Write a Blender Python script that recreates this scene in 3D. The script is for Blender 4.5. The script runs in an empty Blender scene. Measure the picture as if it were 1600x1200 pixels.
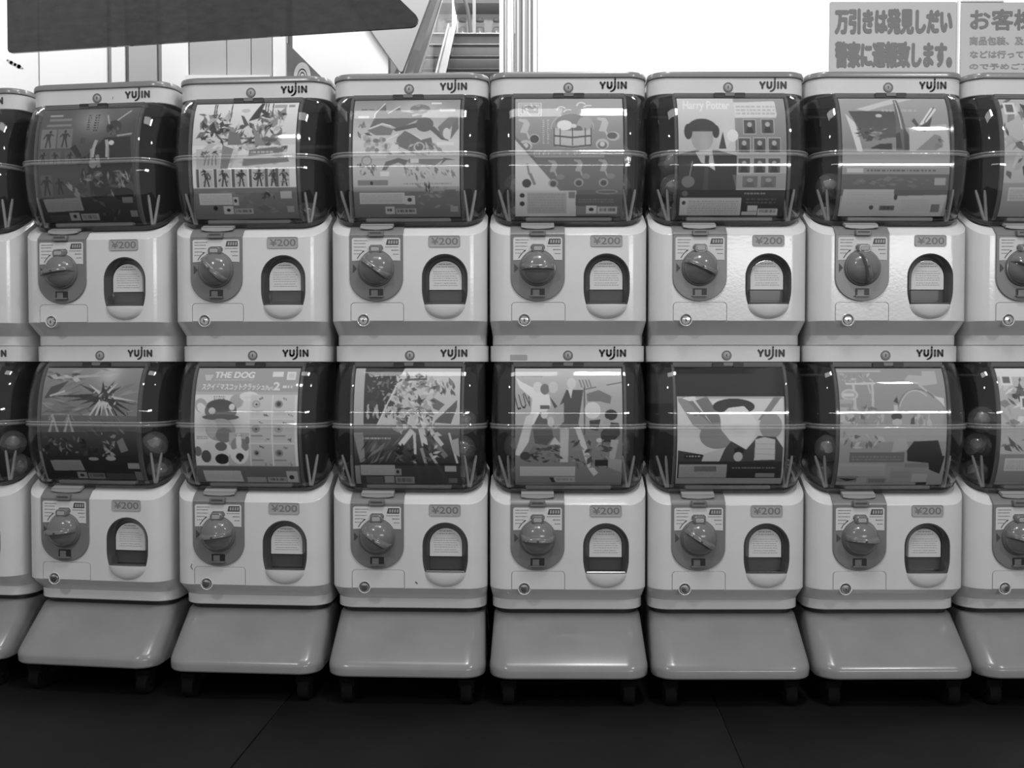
import bpy, bmesh, math, random
import numpy as np
from mathutils import Vector, Matrix

SC = bpy.context.scene
COL = SC.collection
R = math.radians

# ------------------------------------------------------------------ camera, world, lights, exposure
cam_data = bpy.data.cameras.new('camera')
cam_data.sensor_width = 36.0
cam_data.lens = 35.0
cam = bpy.data.objects.new('camera', cam_data)
cam.location = (0.0, -1.824, 0.625)
cam.rotation_euler = (R(90 - 1.51), 0, 0)
COL.objects.link(cam)
SC.camera = cam

SC.view_settings.view_transform = 'Standard'
SC.view_settings.look = 'None'
SC.view_settings.gamma = 1.0
SC.view_settings.use_curve_mapping = False
SC.view_settings.exposure = 0.0
SC.cycles.transparent_max_bounces = 32
SC.cycles.max_bounces = 8

world = bpy.data.worlds.new('world')
SC.world = world
world.use_nodes = True
world.node_tree.nodes['Background'].inputs[0].default_value = (0.5, 0.5, 0.5, 1)
world.node_tree.nodes['Background'].inputs[1].default_value = 0.70


def area(name, loc, target, sx, sy, power):
    l = bpy.data.lights.new(name, 'AREA')
    l.shape = 'RECTANGLE'
    l.size = sx
    l.size_y = sy
    l.energy = power
    o = bpy.data.objects.new(name, l)
    o.location = loc
    d = Vector(target) - Vector(loc)
    o.rotation_euler = d.to_track_quat('-Z', 'Y').to_euler()
    COL.objects.link(o)
    return o


# lamps of the aisle in front of the machines, and far tubes across the hall
area('aisle_panel_light', (0.34, -1.15, 2.55), (0.34, -0.75, 0), 0.24, 0.42, 14)
area('aisle_panel_light', (-0.30, -1.2, 2.58), (-0.30, -0.8, 0), 0.9, 0.5, 6)
area('aisle_spot_light', (-1.5, -2.6, 2.5), (-0.6, 0, 0.8), 0.12, 0.12, 14)
area('aisle_spot_light', (1.9, -2.3, 2.5), (0.8, 0, 0.9), 0.12, 0.12, 13)
area('hall_tube_light', (2.9, -7.0, 1.55), (0.5, 0, 0.8), 2.6, 0.16, 62)
area('hall_tube_light', (-1.2, -7.2, 1.55), (0.0, 0, 0.8), 5.0, 0.05, 9)
# strip lights of the bright shop behind the machines
area('shop_strip_light', (1.15, 0.62, 2.45), (1.15, 1.10, 0.9), 2.0, 0.08, 40)
area('shop_strip_light', (-1.6, 0.75, 2.5), (-1.6, 1.7, 0.9), 2.0, 0.08, 24)
area('shop_strip_light', (-0.9, 2.0, 3.3), (-1.0, 3.4, 1.8), 1.2, 0.1, 38)
area('shop_strip_light', (-0.35, 7.3, 5.0), (-0.3, 8.6, 3.5), 1.6, 0.15, 110)
area('shop_strip_light', (-0.2, 4.8, 4.4), (-0.3, 6.0, 2.9), 1.0, 0.15, 30)


# ------------------------------------------------------------------ materials (all grey: the photograph is black and white)
def new_mat(name):
    m = bpy.data.materials.new(name)
    m.use_nodes = True
    return m, m.node_tree, m.node_tree.nodes['Principled BSDF']


def plain(name, v, rough=0.4, var=0.04, scale=9.0, metal=0.0, bump=0.0, spec=0.5, coat=0.0):
    """plastic / paint / metal with a slight procedural mottling of colour"""
    m, nt, b = new_mat(name)
    tc = nt.nodes.new('ShaderNodeTexCoord')
    nz = nt.nodes.new('ShaderNodeTexNoise')
    nz.inputs['Scale'].default_value = scale
    nz.inputs['Detail'].default_value = 6
    mr = nt.nodes.new('ShaderNodeMapRange')
    mr.inputs[1].default_value = 0.3
    mr.inputs[2].default_value = 0.7
    mr.inputs[3].default_value = v * (1 - var)
    mr.inputs[4].default_value = v * (1 + var)
    nt.links.new(tc.outputs['Object'], nz.inputs['Vector'])
    nt.links.new(nz.outputs['Fac'], mr.inputs[0])
    nt.links.new(mr.outputs[0], b.inputs['Base Color'])
    b.inputs['Roughness'].default_value = rough
    b.inputs['Metallic'].default_value = metal
    b.inputs['Specular IOR Level'].default_value = spec
    b.inputs['Coat Weight'].default_value = coat
    b.inputs['Coat Roughness'].default_value = 0.06
    if bump:
        bp = nt.nodes.new('ShaderNodeBump')
        bp.inputs['Strength'].default_value = bump
        bp.inputs['Distance'].default_value = 0.002
        n2 = nt.nodes.new('ShaderNodeTexNoise')
        n2.inputs['Scale'].default_value = scale * 12
        nt.links.new(tc.outputs['Object'], n2.inputs['Vector'])
        nt.links.new(n2.outputs['Fac'], bp.inputs['Height'])
        nt.links.new(bp.outputs[0], b.inputs['Normal'])
    return m


def clear(name, tint=0.93, rough=0.04, ior=1.47, haze=0.0, hazecol=0.6):
    """clear plastic sheet: see-through with Fresnel reflections, some milky haze"""
    m = bpy.data.materials.new(name)
    m.use_nodes = True
    nt = m.node_tree
    nt.nodes.clear()
    out = nt.nodes.new('ShaderNodeOutputMaterial')
    tr = nt.nodes.new('ShaderNodeBsdfTransparent')
    tr.inputs[0].default_value = (tint, tint, tint, 1)
    gl = nt.nodes.new('ShaderNodeBsdfGlossy')
    gl.inputs['Roughness'].default_value = rough
    gl.inputs['Color'].default_value = (1, 1, 1, 1)
    # Schlick reflectance, the same on both faces of the thin sheet (no total reflection on the way out)
    f0 = ((ior - 1) / (ior + 1)) ** 2
    lw = nt.nodes.new('ShaderNodeLayerWeight')
    lw.inputs['Blend'].default_value = 0.5
    pw = nt.nodes.new('ShaderNodeMath')
    pw.operation = 'POWER'
    pw.inputs[1].default_value = 5.0
    ma = nt.nodes.new('ShaderNodeMath')
    ma.operation = 'MULTIPLY_ADD'
    ma.inputs[1].default_value = 1 - f0
    ma.inputs[2].default_value = f0
    nt.links.new(lw.outputs['Facing'], pw.inputs[0])
    nt.links.new(pw.outputs[0], ma.inputs[0])
    mx = nt.nodes.new('ShaderNodeMixShader')
    nt.links.new(ma.outputs[0], mx.inputs[0])
    if haze:
        df = nt.nodes.new('ShaderNodeBsdfDiffuse')
        df.inputs[0].default_value = (hazecol, hazecol, hazecol, 1)
        nz = nt.nodes.new('ShaderNodeTexNoise')
        nz.inputs['Scale'].default_value = 30
        mr = nt.nodes.new('ShaderNodeMapRange')
        mr.inputs[3].default_value = haze * 0.6
        mr.inputs[4].default_value = haze * 1.4
        nt.links.new(nz.outputs['Fac'], mr.inputs[0])
        m2 = nt.nodes.new('ShaderNodeMixShader')
        nt.links.new(mr.outputs[0], m2.inputs[0])
        nt.links.new(tr.outputs[0], m2.inputs[1])
        nt.links.new(df.outputs[0], m2.inputs[2])
        nt.links.new(m2.outputs[0], mx.inputs[1])
    else:
        nt.links.new(tr.outputs[0], mx.inputs[1])
    nt.links.new(gl.outputs[0], mx.inputs[2])
    nt.links.new(mx.outputs[0], out.inputs[0])
    return m


M = {}
M['white'] = plain('white_plastic', 0.66, 0.16, 0.04, 14, bump=0.05)
M['lid'] = plain('grey_lid_plastic', 0.24, 0.22, 0.05)
M['plate'] = plain('grey_plate_plastic', 0.185, 0.3, 0.05)
M['knob'] = plain('grey_knob_plastic', 0.165, 0.17, 0.05)
M['apron'] = plain('grey_apron_plastic', 0.25, 0.2, 0.07, 11)
M['dark'] = plain('dark_plastic', 0.022, 0.4, 0.1)
M['smoke'] = plain('smoke_plastic', 0.06, 0.15, 0.1)
M['mid'] = plain('mid_grey_plastic', 0.16, 0.35, 0.05)
M['bar'] = plain('latch_bar_plastic', 0.10, 0.35, 0.05)
M['prong'] = plain('prong_plastic', 0.32, 0.35, 0.05)
M['pale'] = plain('pale_grey_plastic', 0.34, 0.35, 0.05)
M['paper'] = plain('paper', 0.62, 0.6, 0.03)
M['notice'] = plain('notice_paper', 0.62, 0.4, 0.05)
M['greypaper'] = plain('grey_paper', 0.36, 0.5, 0.05)
M['ink'] = plain('dark_ink', 0.06, 0.5, 0.05)
M['softink'] = plain('soft_ink', 0.17, 0.5, 0.05)
M['chrome'] = plain('chrome', 0.75, 0.12, 0.02, metal=1.0)
M['steel'] = plain('brushed_steel', 0.72, 0.3, 0.04, metal=1.0)
M['rubber'] = plain('black_rubber', 0.006, 0.85, 0.1, spec=0.12)
M['frame'] = plain('black_frame', 0.005, 0.85, 0.1, spec=0.1)
M['wall'] = plain('white_wall_paint', 0.82, 0.6, 0.02, 3)
M['wallgrey'] = plain('light_grey_panel', 0.40, 0.45, 0.04, 2.5)
M['trimgrey'] = plain('grey_trim', 0.25, 0.4, 0.04)
M['trimdark'] = plain('dark_trim', 0.10, 0.4, 0.04)
M['dome'] = clear('clear_dome_plastic', 0.965, 0.03, 1.42, 0.012, 0.5)
M['belt'] = clear('frosted_clear_plastic', 0.9, 0.07, 1.6, 0.20, 0.8)
M['rim'] = clear('smoky_clear_plastic', 0.35, 0.06, 1.45, 0.25, 0.2)
M['rail'] = clear('clear_rail_plastic', 0.85, 0.08, 1.5, 0.10, 0.6)
M['caps'] = clear('clear_capsule_plastic', 0.9, 0.05, 1.47, 0.12, 0.6)
M['flap'] = clear('clear_flap_plastic', 0.92, 0.06, 1.47, 0.05, 0.5)
M['smoked'] = clear('smoked_acrylic', 0.16, 0.05, 1.4, 0.35, 0.16)
M['glass'] = clear('balustrade_glass', 0.9, 0.02, 1.45, 0.06, 0.7)
M['sign'] = plain('sign_board', 0.50, 0.5, 0.02, 4)
M['floor'] = plain('dark_floor_tile', 0.0075, 0.55, 0.5, 4.0, bump=0.15, spec=0.28)
M['joint'] = plain('floor_joint', 0.014, 0.8, 0.1)
M['ceil'] = plain('ceiling_paint', 0.6, 0.7, 0.02)
M['stepm'] = plain('escalator_step_metal', 0.05, 0.4, 0.1, 20)
M['handrail'] = plain('handrail_rubber', 0.16, 0.35, 0.05)


def print_mat():
    m, nt, b = new_mat('printed_card')
    at = nt.nodes.new('ShaderNodeAttribute')
    at.attribute_name = 'print'
    nt.links.new(at.outputs['Color'], b.inputs['Base Color'])
    b.inputs['Roughness'].default_value = 0.45
    b.inputs['Specular IOR Level'].default_value = 0.3
    return m


M['print'] = print_mat()


# ------------------------------------------------------------------ mesh helpers
def link_mesh(name, me, mats, parent=None, loc=(0, 0, 0), angle=32):
    if not isinstance(mats, (list, tuple)):
        mats = [mats]
    for m in mats:
        me.materials.append(m)
    o = bpy.data.objects.new(name, me)
    o.location = loc
    COL.objects.link(o)
    if parent:
        o.parent = parent
    if angle and len(me.polygons):
        me.polygons.foreach_set('use_smooth', [True] * len(me.polygons))
        me.set_sharp_from_angle(angle=R(angle))
    return o


class MB:
    """collects pieces of one mesh"""
    def __init__(s):
        s.v = []
        s.f = []
        s.mi = []

    def add(s, v, f, mi=0):
        n = len(s.v)
        s.v += [tuple(p) for p in v]
        s.f += [tuple(i + n for i in q) for q in f]
        s.mi += [mi] * len(f)
        return s

    def box(s, x0, x1, y0, y1, z0, z1, mi=0):
        v = [(x0, y0, z0), (x1, y0, z0), (x1, y1, z0), (x0, y1, z0), (x0, y0, z1), (x1, y0, z1), (x1, y1, z1), (x0, y1, z1)]
        f = [(3, 2, 1, 0), (4, 5, 6, 7), (0, 1, 5, 4), (1, 2, 6, 5), (2, 3, 7, 6), (3, 0, 4, 7)]
        return s.add(v, f, mi)

    def prism(s, pts, y0, y1, mi=0, cut=0.0, plane='xz'):
        """pts: outline in x,z; front face at y0, back at y1; cut: chamfer of the front rim"""
        n = len(pts)
        cx = sum(p[0] for p in pts) / n
        cz = sum(p[1] for p in pts) / n
        rings = []
        if cut:
            ins = inset(pts, cut)
            rings.append([(x, y0, z) for x, z in ins])
            rings.append([(x, y0 + cut, z) for x, z in pts])
        else:
            rings.append([(x, y0, z) for x, z in pts])
        rings.append([(x, y1, z) for x, z in pts])
        return s.loft(rings, mi)

    def loft(s, rings, mi=0, cap0=True, cap1=True, closed=True):
        n = len(rings[0])
        v = [p for r in rings for p in r]
        f = []
        m = n if closed else n - 1
        for k in range(len(rings) - 1):
            for i in range(m):
                j = (i + 1) % n
                f.append((k * n + i, k * n + j, (k + 1) * n + j, (k + 1) * n + i))
        if cap0:
            f.append(tuple(range(n))[::-1])
        if cap1:
            f.append(tuple(range((len(rings) - 1) * n, len(rings) * n)))
        return s.add(v, f, mi)

    def tube(s, pts, r, n=10, mi=0, cap=True):
        """round bar along a polyline; r may be a list"""
        pts = [Vector(p) for p in pts]
        rings = []
        for i, p in enumerate(pts):
            a = pts[max(i - 1, 0)]
            b = pts[min(i + 1, len(pts) - 1)]
            d = (b - a).normalized()
            up = Vector((0, 0, 1)) if abs(d.z) < 0.9 else Vector((0, 1, 0))
            u = d.cross(up).normalized()
            w = u.cross(d)
            rr = r[i] if isinstance(r, (list, tuple)) else r
            rings.append([tuple(p + u * rr * math.cos(2 * math.pi * k / n) + w * rr * math.sin(2 * math.pi * k / n)) for k in range(n)])
        return s.loft(rings, mi, cap, cap)

    def lathe(s, prof, c, axis='y', n=24, mi=0):
        """prof: list of (r, t); t runs along -y (towards the viewer) or z"""
        rings = []
        for r, t in prof:
            ring = []
            for k in range(n):
                a = 2 * math.pi * k / n
                if axis == 'y':
                    ring.append((c[0] + r * math.cos(a), c[1] - t, c[2] + r * math.sin(a)))
                elif axis == 'x':
                    ring.append((c[0] + t, c[1] + r * math.cos(a), c[2] + r * math.sin(a)))
                else:
                    ring.append((c[0] + r * math.cos(a), c[1] + r * math.sin(a), c[2] + t))
            rings.append(ring)
        return s.loft(rings, mi)

    def mesh(s, name):
        me = bpy.data.meshes.new(name)
        me.from_pydata(s.v, [], s.f)
        me.polygons.foreach_set('material_index', s.mi)
        bm = bmesh.new()
        bm.from_mesh(me)
        bmesh.ops.recalc_face_normals(bm, faces=bm.faces)
        bm.to_mesh(me)
        bm.free()
        me.update()
        return me

    def build(s, name, mats, parent=None, loc=(0, 0, 0), angle=32):
        return link_mesh(name, s.mesh(name), mats, parent, loc, angle)


def inset(pts, d):
    """move an outline inwards by d (keeps the point count)"""
    n = len(pts)
    A = sum(pts[i][0] * pts[(i + 1) % n][1] - pts[(i + 1) % n][0] * pts[i][1] for i in range(n))
    sg = 1 if A > 0 else -1
    out = []
    for i in range(n):
        a, b, c = pts[i - 1], pts[i], pts[(i + 1) % n]
        d1 = Vector((b[0] - a[0], b[1] - a[1]))
        d2 = Vector((c[0] - b[0], c[1] - b[1]))
        if d1.length < 1e-9 or d2.length < 1e-9:
            out.append(b)
            continue
        d1.normalize()
        d2.normalize()
        n1 = Vector((-d1.y, d1.x)) * sg
        n2 = Vector((-d2.y, d2.x)) * sg
        m = (n1 + n2)
        if m.length < 1e-6:
            m = n1
        m = m.normalized()
        k = d / max(0.35, m.dot(n1))
        out.append((b[0] + m.x * k, b[1] + m.y * k))
    return out


def rrect2(x0, x1, z0, z1, r, n=5, corners='0123'):
    """rounded rectangle outline; corners: which of bl, br, tr, tl are rounded"""
    out = []
    for k, (cx, cz, a0) in enumerate(((x0, z0, 180), (x1, z0, 270), (x1, z1, 0), (x0, z1, 90))):
        if str(k) in corners:
            sx = 1 if k in (0, 3) else -1
            sz = 1 if k in (0, 1) else -1
            for i in range(n + 1):
                a = R(a0 + 90 * i / n)
                out.append((cx + sx * r + r * math.cos(a), cz + sz * r + r * math.sin(a)))
        else:
            out.append((cx, cz))
    return out


def arch(x0, x1, z0, zs, n=16, rz=None, nar=0.0):
    """outline: flat bottom at z0, straight sides to zs, half ellipse above"""
    cx, rx = (x0 + x1) / 2, (x1 - x0) / 2
    rz = rz or rx
    if nar:
        low = [(x0 + nar * (1 - t) ** 1.8, z0 + (zs - z0) * .55 * t) for t in (1, .75, .5, .25, 0)]
        return low + [(x0 + x1 - x, z) for x, z in low[::-1]] + [(cx + rx * math.cos(math.pi * i / n), zs + rz * math.sin(math.pi * i / n)) for i in range(n + 1)]
    return [(x0, z0), (x1, z0)] + [(cx + rx * math.cos(math.pi * i / n), zs + rz * math.sin(math.pi * i / n)) for i in range(n + 1)]


def plan(w, p, r=0.035, b=0.19, n=9, sup=0.004):
    """plan outline of a machine section: front at y=-p with corner radius r, back at y=b"""
    h = w / 2
    out = [(-h + .009, b), (-h + .001, -p + r + sup + 0.03), (-h, -p + r + sup)]
    for i in range(n + 1):
        a = R(180 + 90 * i / n)
        out.append((-h + r + r * math.cos(a), -p + r + r * math.sin(a)))
    out += [(-h + r + sup, -p), (h - r - sup, -p)]
    for i in range(n + 1):
        a = R(270 + 90 * i / n)
        out.append((h - r + r * math.cos(a), -p + r + r * math.sin(a)))
    out += [(h, -p + r + sup), (h - .001, -p + r + sup + 0.03), (h - .009, b)]
    return out


def tilt(y, p, k=0.62, cap=0.042):
    return min(max(0.0, (y + p) * k), cap)


def sect(w, p, z, r=0.035, b=0.19, k=0.0, cap=0.042):
    return [(x, y, z + (tilt(y, p, k, cap) if k else 0)) for x, y in plan(w, p, r, b)]


_text_cache = {}


def text_tris(body, bold=0.0, shear=0.0):
    """flat text as (verts Nx2, list of polygons); cap height about 0.7 at size 1"""
    key = (body, bold, shear)
    if key not in _text_cache:
        c = bpy.data.curves.new('t', 'FONT')
        c.body = body
        c.size = 1.0
        c.offset = bold
        c.shear = shear
        c.resolution_u = 4
        o = bpy.data.objects.new('t', c)
        COL.objects.link(o)
        me = o.to_mesh()
        v = np.array([tuple(q.co)[:2] for q in me.vertices], dtype=float).reshape(-1, 2)
        f = [tuple(p.vertices) for p in me.polygons]
        o.to_mesh_clear()
        bpy.data.objects.remove(o)
        bpy.data.curves.remove(c)
        _text_cache[key] = (v, f)
    return _text_cache[key]


def text_on(mb, body, x0, x1, z0, z1, y, bold=0.0, shear=0.0, mi=0, spread=0.0, spreadz=None):
    """text stretched to fill the box x0..x1, z0..z1 on the plane y"""
    v, f = text_tris(body, bold, shear)
    lo, hi = v.min(0), v.max(0)
    s = (v - lo) / np.maximum(hi - lo, 1e-9)
    sz = spread if spreadz is None else spreadz
    shifts = [(0, 0)] + ([(spread * math.cos(R(45 * k)), sz * math.sin(R(45 * k))) for k in range(8)] if spread else [])
    for k, (dx, dz) in enumerate(shifts):
        pts = [(x0 + spread + dx + a * (x1 - x0 - 2 * spread), y - k * 0.00003, z0 + sz + dz + b * (z1 - z0 - 2 * sz)) for a, b in s]
        mb.add(pts, f, mi)


def stroke(mb, pts, w, y, mi=0, n=8):
    """thick round-ended line on the plane y (w: width or list of widths)"""
    ws = w if isinstance(w, (list, tuple)) else [w] * len(pts)
    for i in range(len(pts) - 1):
        a, b = Vector(pts[i]), Vector(pts[i + 1])
        d = (b - a)
        if d.length < 1e-9:
            continue
        d.normalize()
        q = Vector((-d.y, d.x))
        v = [a + q * ws[i] / 2, a - q * ws[i] / 2, b - q * ws[i + 1] / 2, b + q * ws[i + 1] / 2]
        mb.add([(p.x, y, p.y) for p in v], [(0, 1, 2, 3)], mi)
    for p, ww in zip(pts, ws):
        mb.add([(p[0] + ww / 2 * math.cos(2 * math.pi * k / n), y, p[1] + ww / 2 * math.sin(2 * math.pi * k / n)) for k in range(n)],
               [tuple(range(n))], mi)


def tag(o, label=None, cat=None, group=None, kind=None):
    if label:
        o['label'] = label
    if cat:
        o['category'] = cat
    if group:
        o['group'] = group
    if kind:
        o['kind'] = kind
    return o


def empty(name, loc=(0, 0, 0), rz=0.0):
    o = bpy.data.objects.new(name, None)
    o.location = loc
    o.rotation_euler = (0, 0, rz)
    o.empty_display_size = 0.05
    COL.objects.link(o)
    return o


KIDS = {}


def copy_tree(o, parent=None, skip=()):
    c = o.copy()
    COL.objects.link(c)
    if parent:
        c.parent = parent
    for ch in list(o.children):
        if ch.name.split('.')[0] in skip:
            continue
        copy_tree(ch, c, skip)
    return c


# ------------------------------------------------------------------ the setting
FLOOR_A = R(-3.2)


def build_floor():
    # tiles of 0.78 m laid slightly askew to the machines, each a piece of the floor
    mb = MB()
    mb.box(-3.2, 3.2, -3.2, 9.5, -0.05, -0.0035)
    fl = mb.build('floor', M['joint'])
    tag(fl, kind='structure')
    t = 0.78
    me = None
    ca, sa = math.cos(FLOOR_A), math.sin(FLOOR_A)
    for i in range(-4, 4):
        for j in range(-2, 4):
            if me is None:
                q = MB()
                h = t / 2 - 0.0016
                o2 = rrect2(-h, h, -h, h, 0.002, 1)
                q.loft([[(x, y, -0.006) for x, y in o2], [(x, y, -0.0008) for x, y in o2], [(x, y, 0.0) for x, y in inset(o2, 0.0008)]])
                o = q.build('tile', M['floor'], fl)
                me = o.data
            else:
                o = bpy.data.objects.new('tile', me)
                COL.objects.link(o)
                o.parent = fl
            u = 0.37 + (i + 0.5) * t - 0.78
            w = -0.45 + (j + 0.5) * t - 0.78
            o.location = (u * ca - w * sa, u * sa + w * ca, 0)
            o.rotation_euler = (0, 0, FLOOR_A)


build_floor()

D0 = 1.824          # camera to header plane of the middle machines
FPX = 1555.6


def at(px, py, d):
    """point of the room seen in the photograph at px, py and at distance d in front of the camera"""
    a = math.atan((600 - py) / FPX) - R(1.51)
    return Vector(((px - 800) / FPX * d, d - D0, 0.625 + d * math.tan(a)))


def build_room():
    mb = MB()
    mb.box(-3.2, 3.2, 0.6, 9.5, 5.6, 5.7)
    tag(mb.build('ceiling', M['ceil']), kind='structure')
    # bright white wall on the right, just behind the machines
    mb = MB()
    mb.box(0.075, 3.2, 1.10, 1.22, 0, 3.6)
    tag(mb.build('wall_right', M['wall']), kind='structure')
    # far wall behind the escalator
    mb = MB()
    mb.box(-3.2, 3.2, 9.2, 9.4, 0, 5.6)
    tag(mb.build('wall_back', M['wall']), kind='structure')
    # white wall beside the escalator
    mb = MB()
    mb.box(-2.6, -0.62, 3.2, 3.3, 0, 5.4)
    tag(mb.build('wall_middle', M['wall']), kind='structure')
    # light grey sloping soffit against that wall
    s = MB()
    d = 5.0
    pts = [(p.x, p.z) for p in (at(627, 114, d), at(631, 114, d), at(674, 0, d), at(692, -48, d), at(520, -48, d), at(588, 58, d))]
    s.prism(pts, 3.15, 3.199)
    tag(s.build('trim_1', M['wallgrey']), kind='structure')
    # panelled wall on the left: each panel a piece with recessed joints
    d = 3.4
    y = d - D0
    mb = MB()
    mb.box(-3.2, at(452, 100, d).x, y + 0.03, y + 0.08, 0, 3.4)
    wl = mb.build('wall_left', M['trimdark'])
    tag(wl, kind='structure')
    spec = [(-560, 65.5, 'wall', 0), (67.5, 172, 'wall', 0), (173, 178, 'trimgrey', .008), (179, 200, 'wall', 0), (201, 205, 'trimdark', .006),
            (205.5, 249, 'wallgrey', .002), (250, 256, 'trimgrey', .01), (257, 298, 'wall', 0), (300, 357, 'wallgrey', 0.002), (358, 395, 'wallgrey', 0.002),
            (396, 428, 'wallgrey', .002), (430, 450, 'wall', -.006)]
    for x0, x1, m, dy in spec:
        X0, X1 = at(x0, 100, d).x, at(x1, 100, d).x
        q = MB()
        q.prism(rrect2(X0, X1, 0.02, 3.3, 0.001, 1), y + dy, y + 0.031, cut=0.001)
        q.build('panel' if x1 - x0 > 12 else 'trim_strip', M[m], wl)
    # scuff mark on the first panel
    q = MB()
    pts = [at(18, 94, d), at(24, 98, d), at(30, 101, d), at(36, 104, d), at(42, 107, d)]
    stroke(q, [(p.x, p.z) for p in pts], [0.006, 0.012, 0.010, 0.014, 0.004], y - 0.0012)
    q.build('scuff', M['wallgrey'], wl, angle=0)
    # ledge in front of the grey panels
    q = MB()
    X0, X1 = at(299, 100, d).x, at(430, 100, d).x
    zt = at(300, 117, d - 0.05).z
    q.box(X0, X1, y - 0.05, y + 0.002, zt - 0.06, zt)
    tag(q.build('trim_2', M['wall']), kind='structure')


mb = MB()
mb.box(-1.6, 1.6, 0.40, 0.43, 0, 1.212)  # unseen black board, added to keep shop light out of the machine gaps
tag(mb.build('hidden_light_block', M['frame']), kind='structure')
build_room()


def build_column():
    """upright end frame of the white wall: a post, a round steel column and a ribbed metal panel"""
    d = 2.9
    y = d - D0
    root = empty('upright_frame', (at(808, 100, d).x, y, 0))
    tag(root, 'tall bright metal upright with a round column beside the white wall', 'column')
    cx = root.location.x

    def X(px):
        return at(px, 100, d).x - cx
    q = MB()
    q.prism(rrect2(X(780.5), X(787), 0, 3.4, 0.002, 2), -0.02, 0.05)
    q.build('white_post', M['wall'], root)
    q = MB()
    r = (X(804) - X(787)) / 2
    q.lathe([(r, 0.0), (r, 3.4)], ((X(804) + X(787)) / 2, 0, 0), 'z', 28)
    q.build('column_tube', M['steel'], root)
    q = MB()
    q.box(X(804.5), X(836), 0.01, 0.06, 0, 3.4)
    q.build('back_panel', M['wallgrey'], root)
    for a, b, m, dp in ((808, 810.5, 'wall', .004), (814, 815.5, 'trimgrey', .002), (816.5, 819.5, 'wall', .012), (826, 828.5, 'wall', .008), (832.5, 836, 'wall', .014)):
        q = MB()
        q.prism(rrect2(X(a), X(b), 0, 3.4, 0.0005, 1), 0.01 - dp, 0.011)
        q.build('metal_strip', M[m], root)


build_column()


def build_escalator():
    root = empty('escalator', (0, 1.2, 0))
    tag(root, 'escalator rising away behind the machines with dark steps and a glass balustrade', 'escalator')
    oy = 1.2
    rise, run = 0.2, 0.3464
    n = 17
    xl, xr = -0.49, 0.06
    me = None
    for i in range(n):
        q = MB()
        prof = [(0, 0), (0, 0.16), (0.004, 0.17), (0.0, 0.188), (0.012, 0.2), (run + 0.05, 0.2), (run + 0.05, 0.0)]
        if me is None:
            ring = lambda x: [(x, a, b) for a, b in prof]
            q.loft([ring(xl), ring(xr)])
            o = q.build('step', M['stepm'], root)
            me = o.data
        else:
            o = bpy.data.objects.new('step', me)
            COL.objects.link(o)
            o.parent = root
        o.location = (0, i * run, i * rise)

    def incl(name, mat, x0, x1, h0, h1, y0=0.0, y1=None, off=0.0):
        """bar running up the incline, between heights h0 and h1 above the step line"""
        y1 = n * run if y1 is None else y1
        q = MB()
        t = rise / run
        ring = []
        for yy in (y0, y1):
            z = yy * t + off
            ring.append([(x0, yy, z + h0), (x1, yy, z + h0), (x1, yy, z + h1), (x0, yy, z + h1)])
        q.loft(ring)
        return q.build(name, M[mat], root)
    incl('handrail', 'handrail', -0.538, -0.494, 0.80, 0.90)
    incl('rail_trim', 'steel', -0.493, -0.487, 0.80, 0.82)
    incl('glass_panel', 'glass', -0.537, -0.530, 0.161, 0.799)
    incl('inner_deck', 'steel', -0.535, -0.505, 0.06, 0.16)
    incl('skirt', 'steel', -0.504, -0.49, 0.0, 0.19)
    incl('outer_deck', 'wall', -0.74, -0.61, 0.78, 0.84)
    q = MB()
    yt = n * run
    zt = n * rise
    q.box(-0.7, 0.06, yt, yt + 1.2, zt - 0.3, zt - 0.001)
    q.build('landing', M['mid'], root)


build_escalator()


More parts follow.
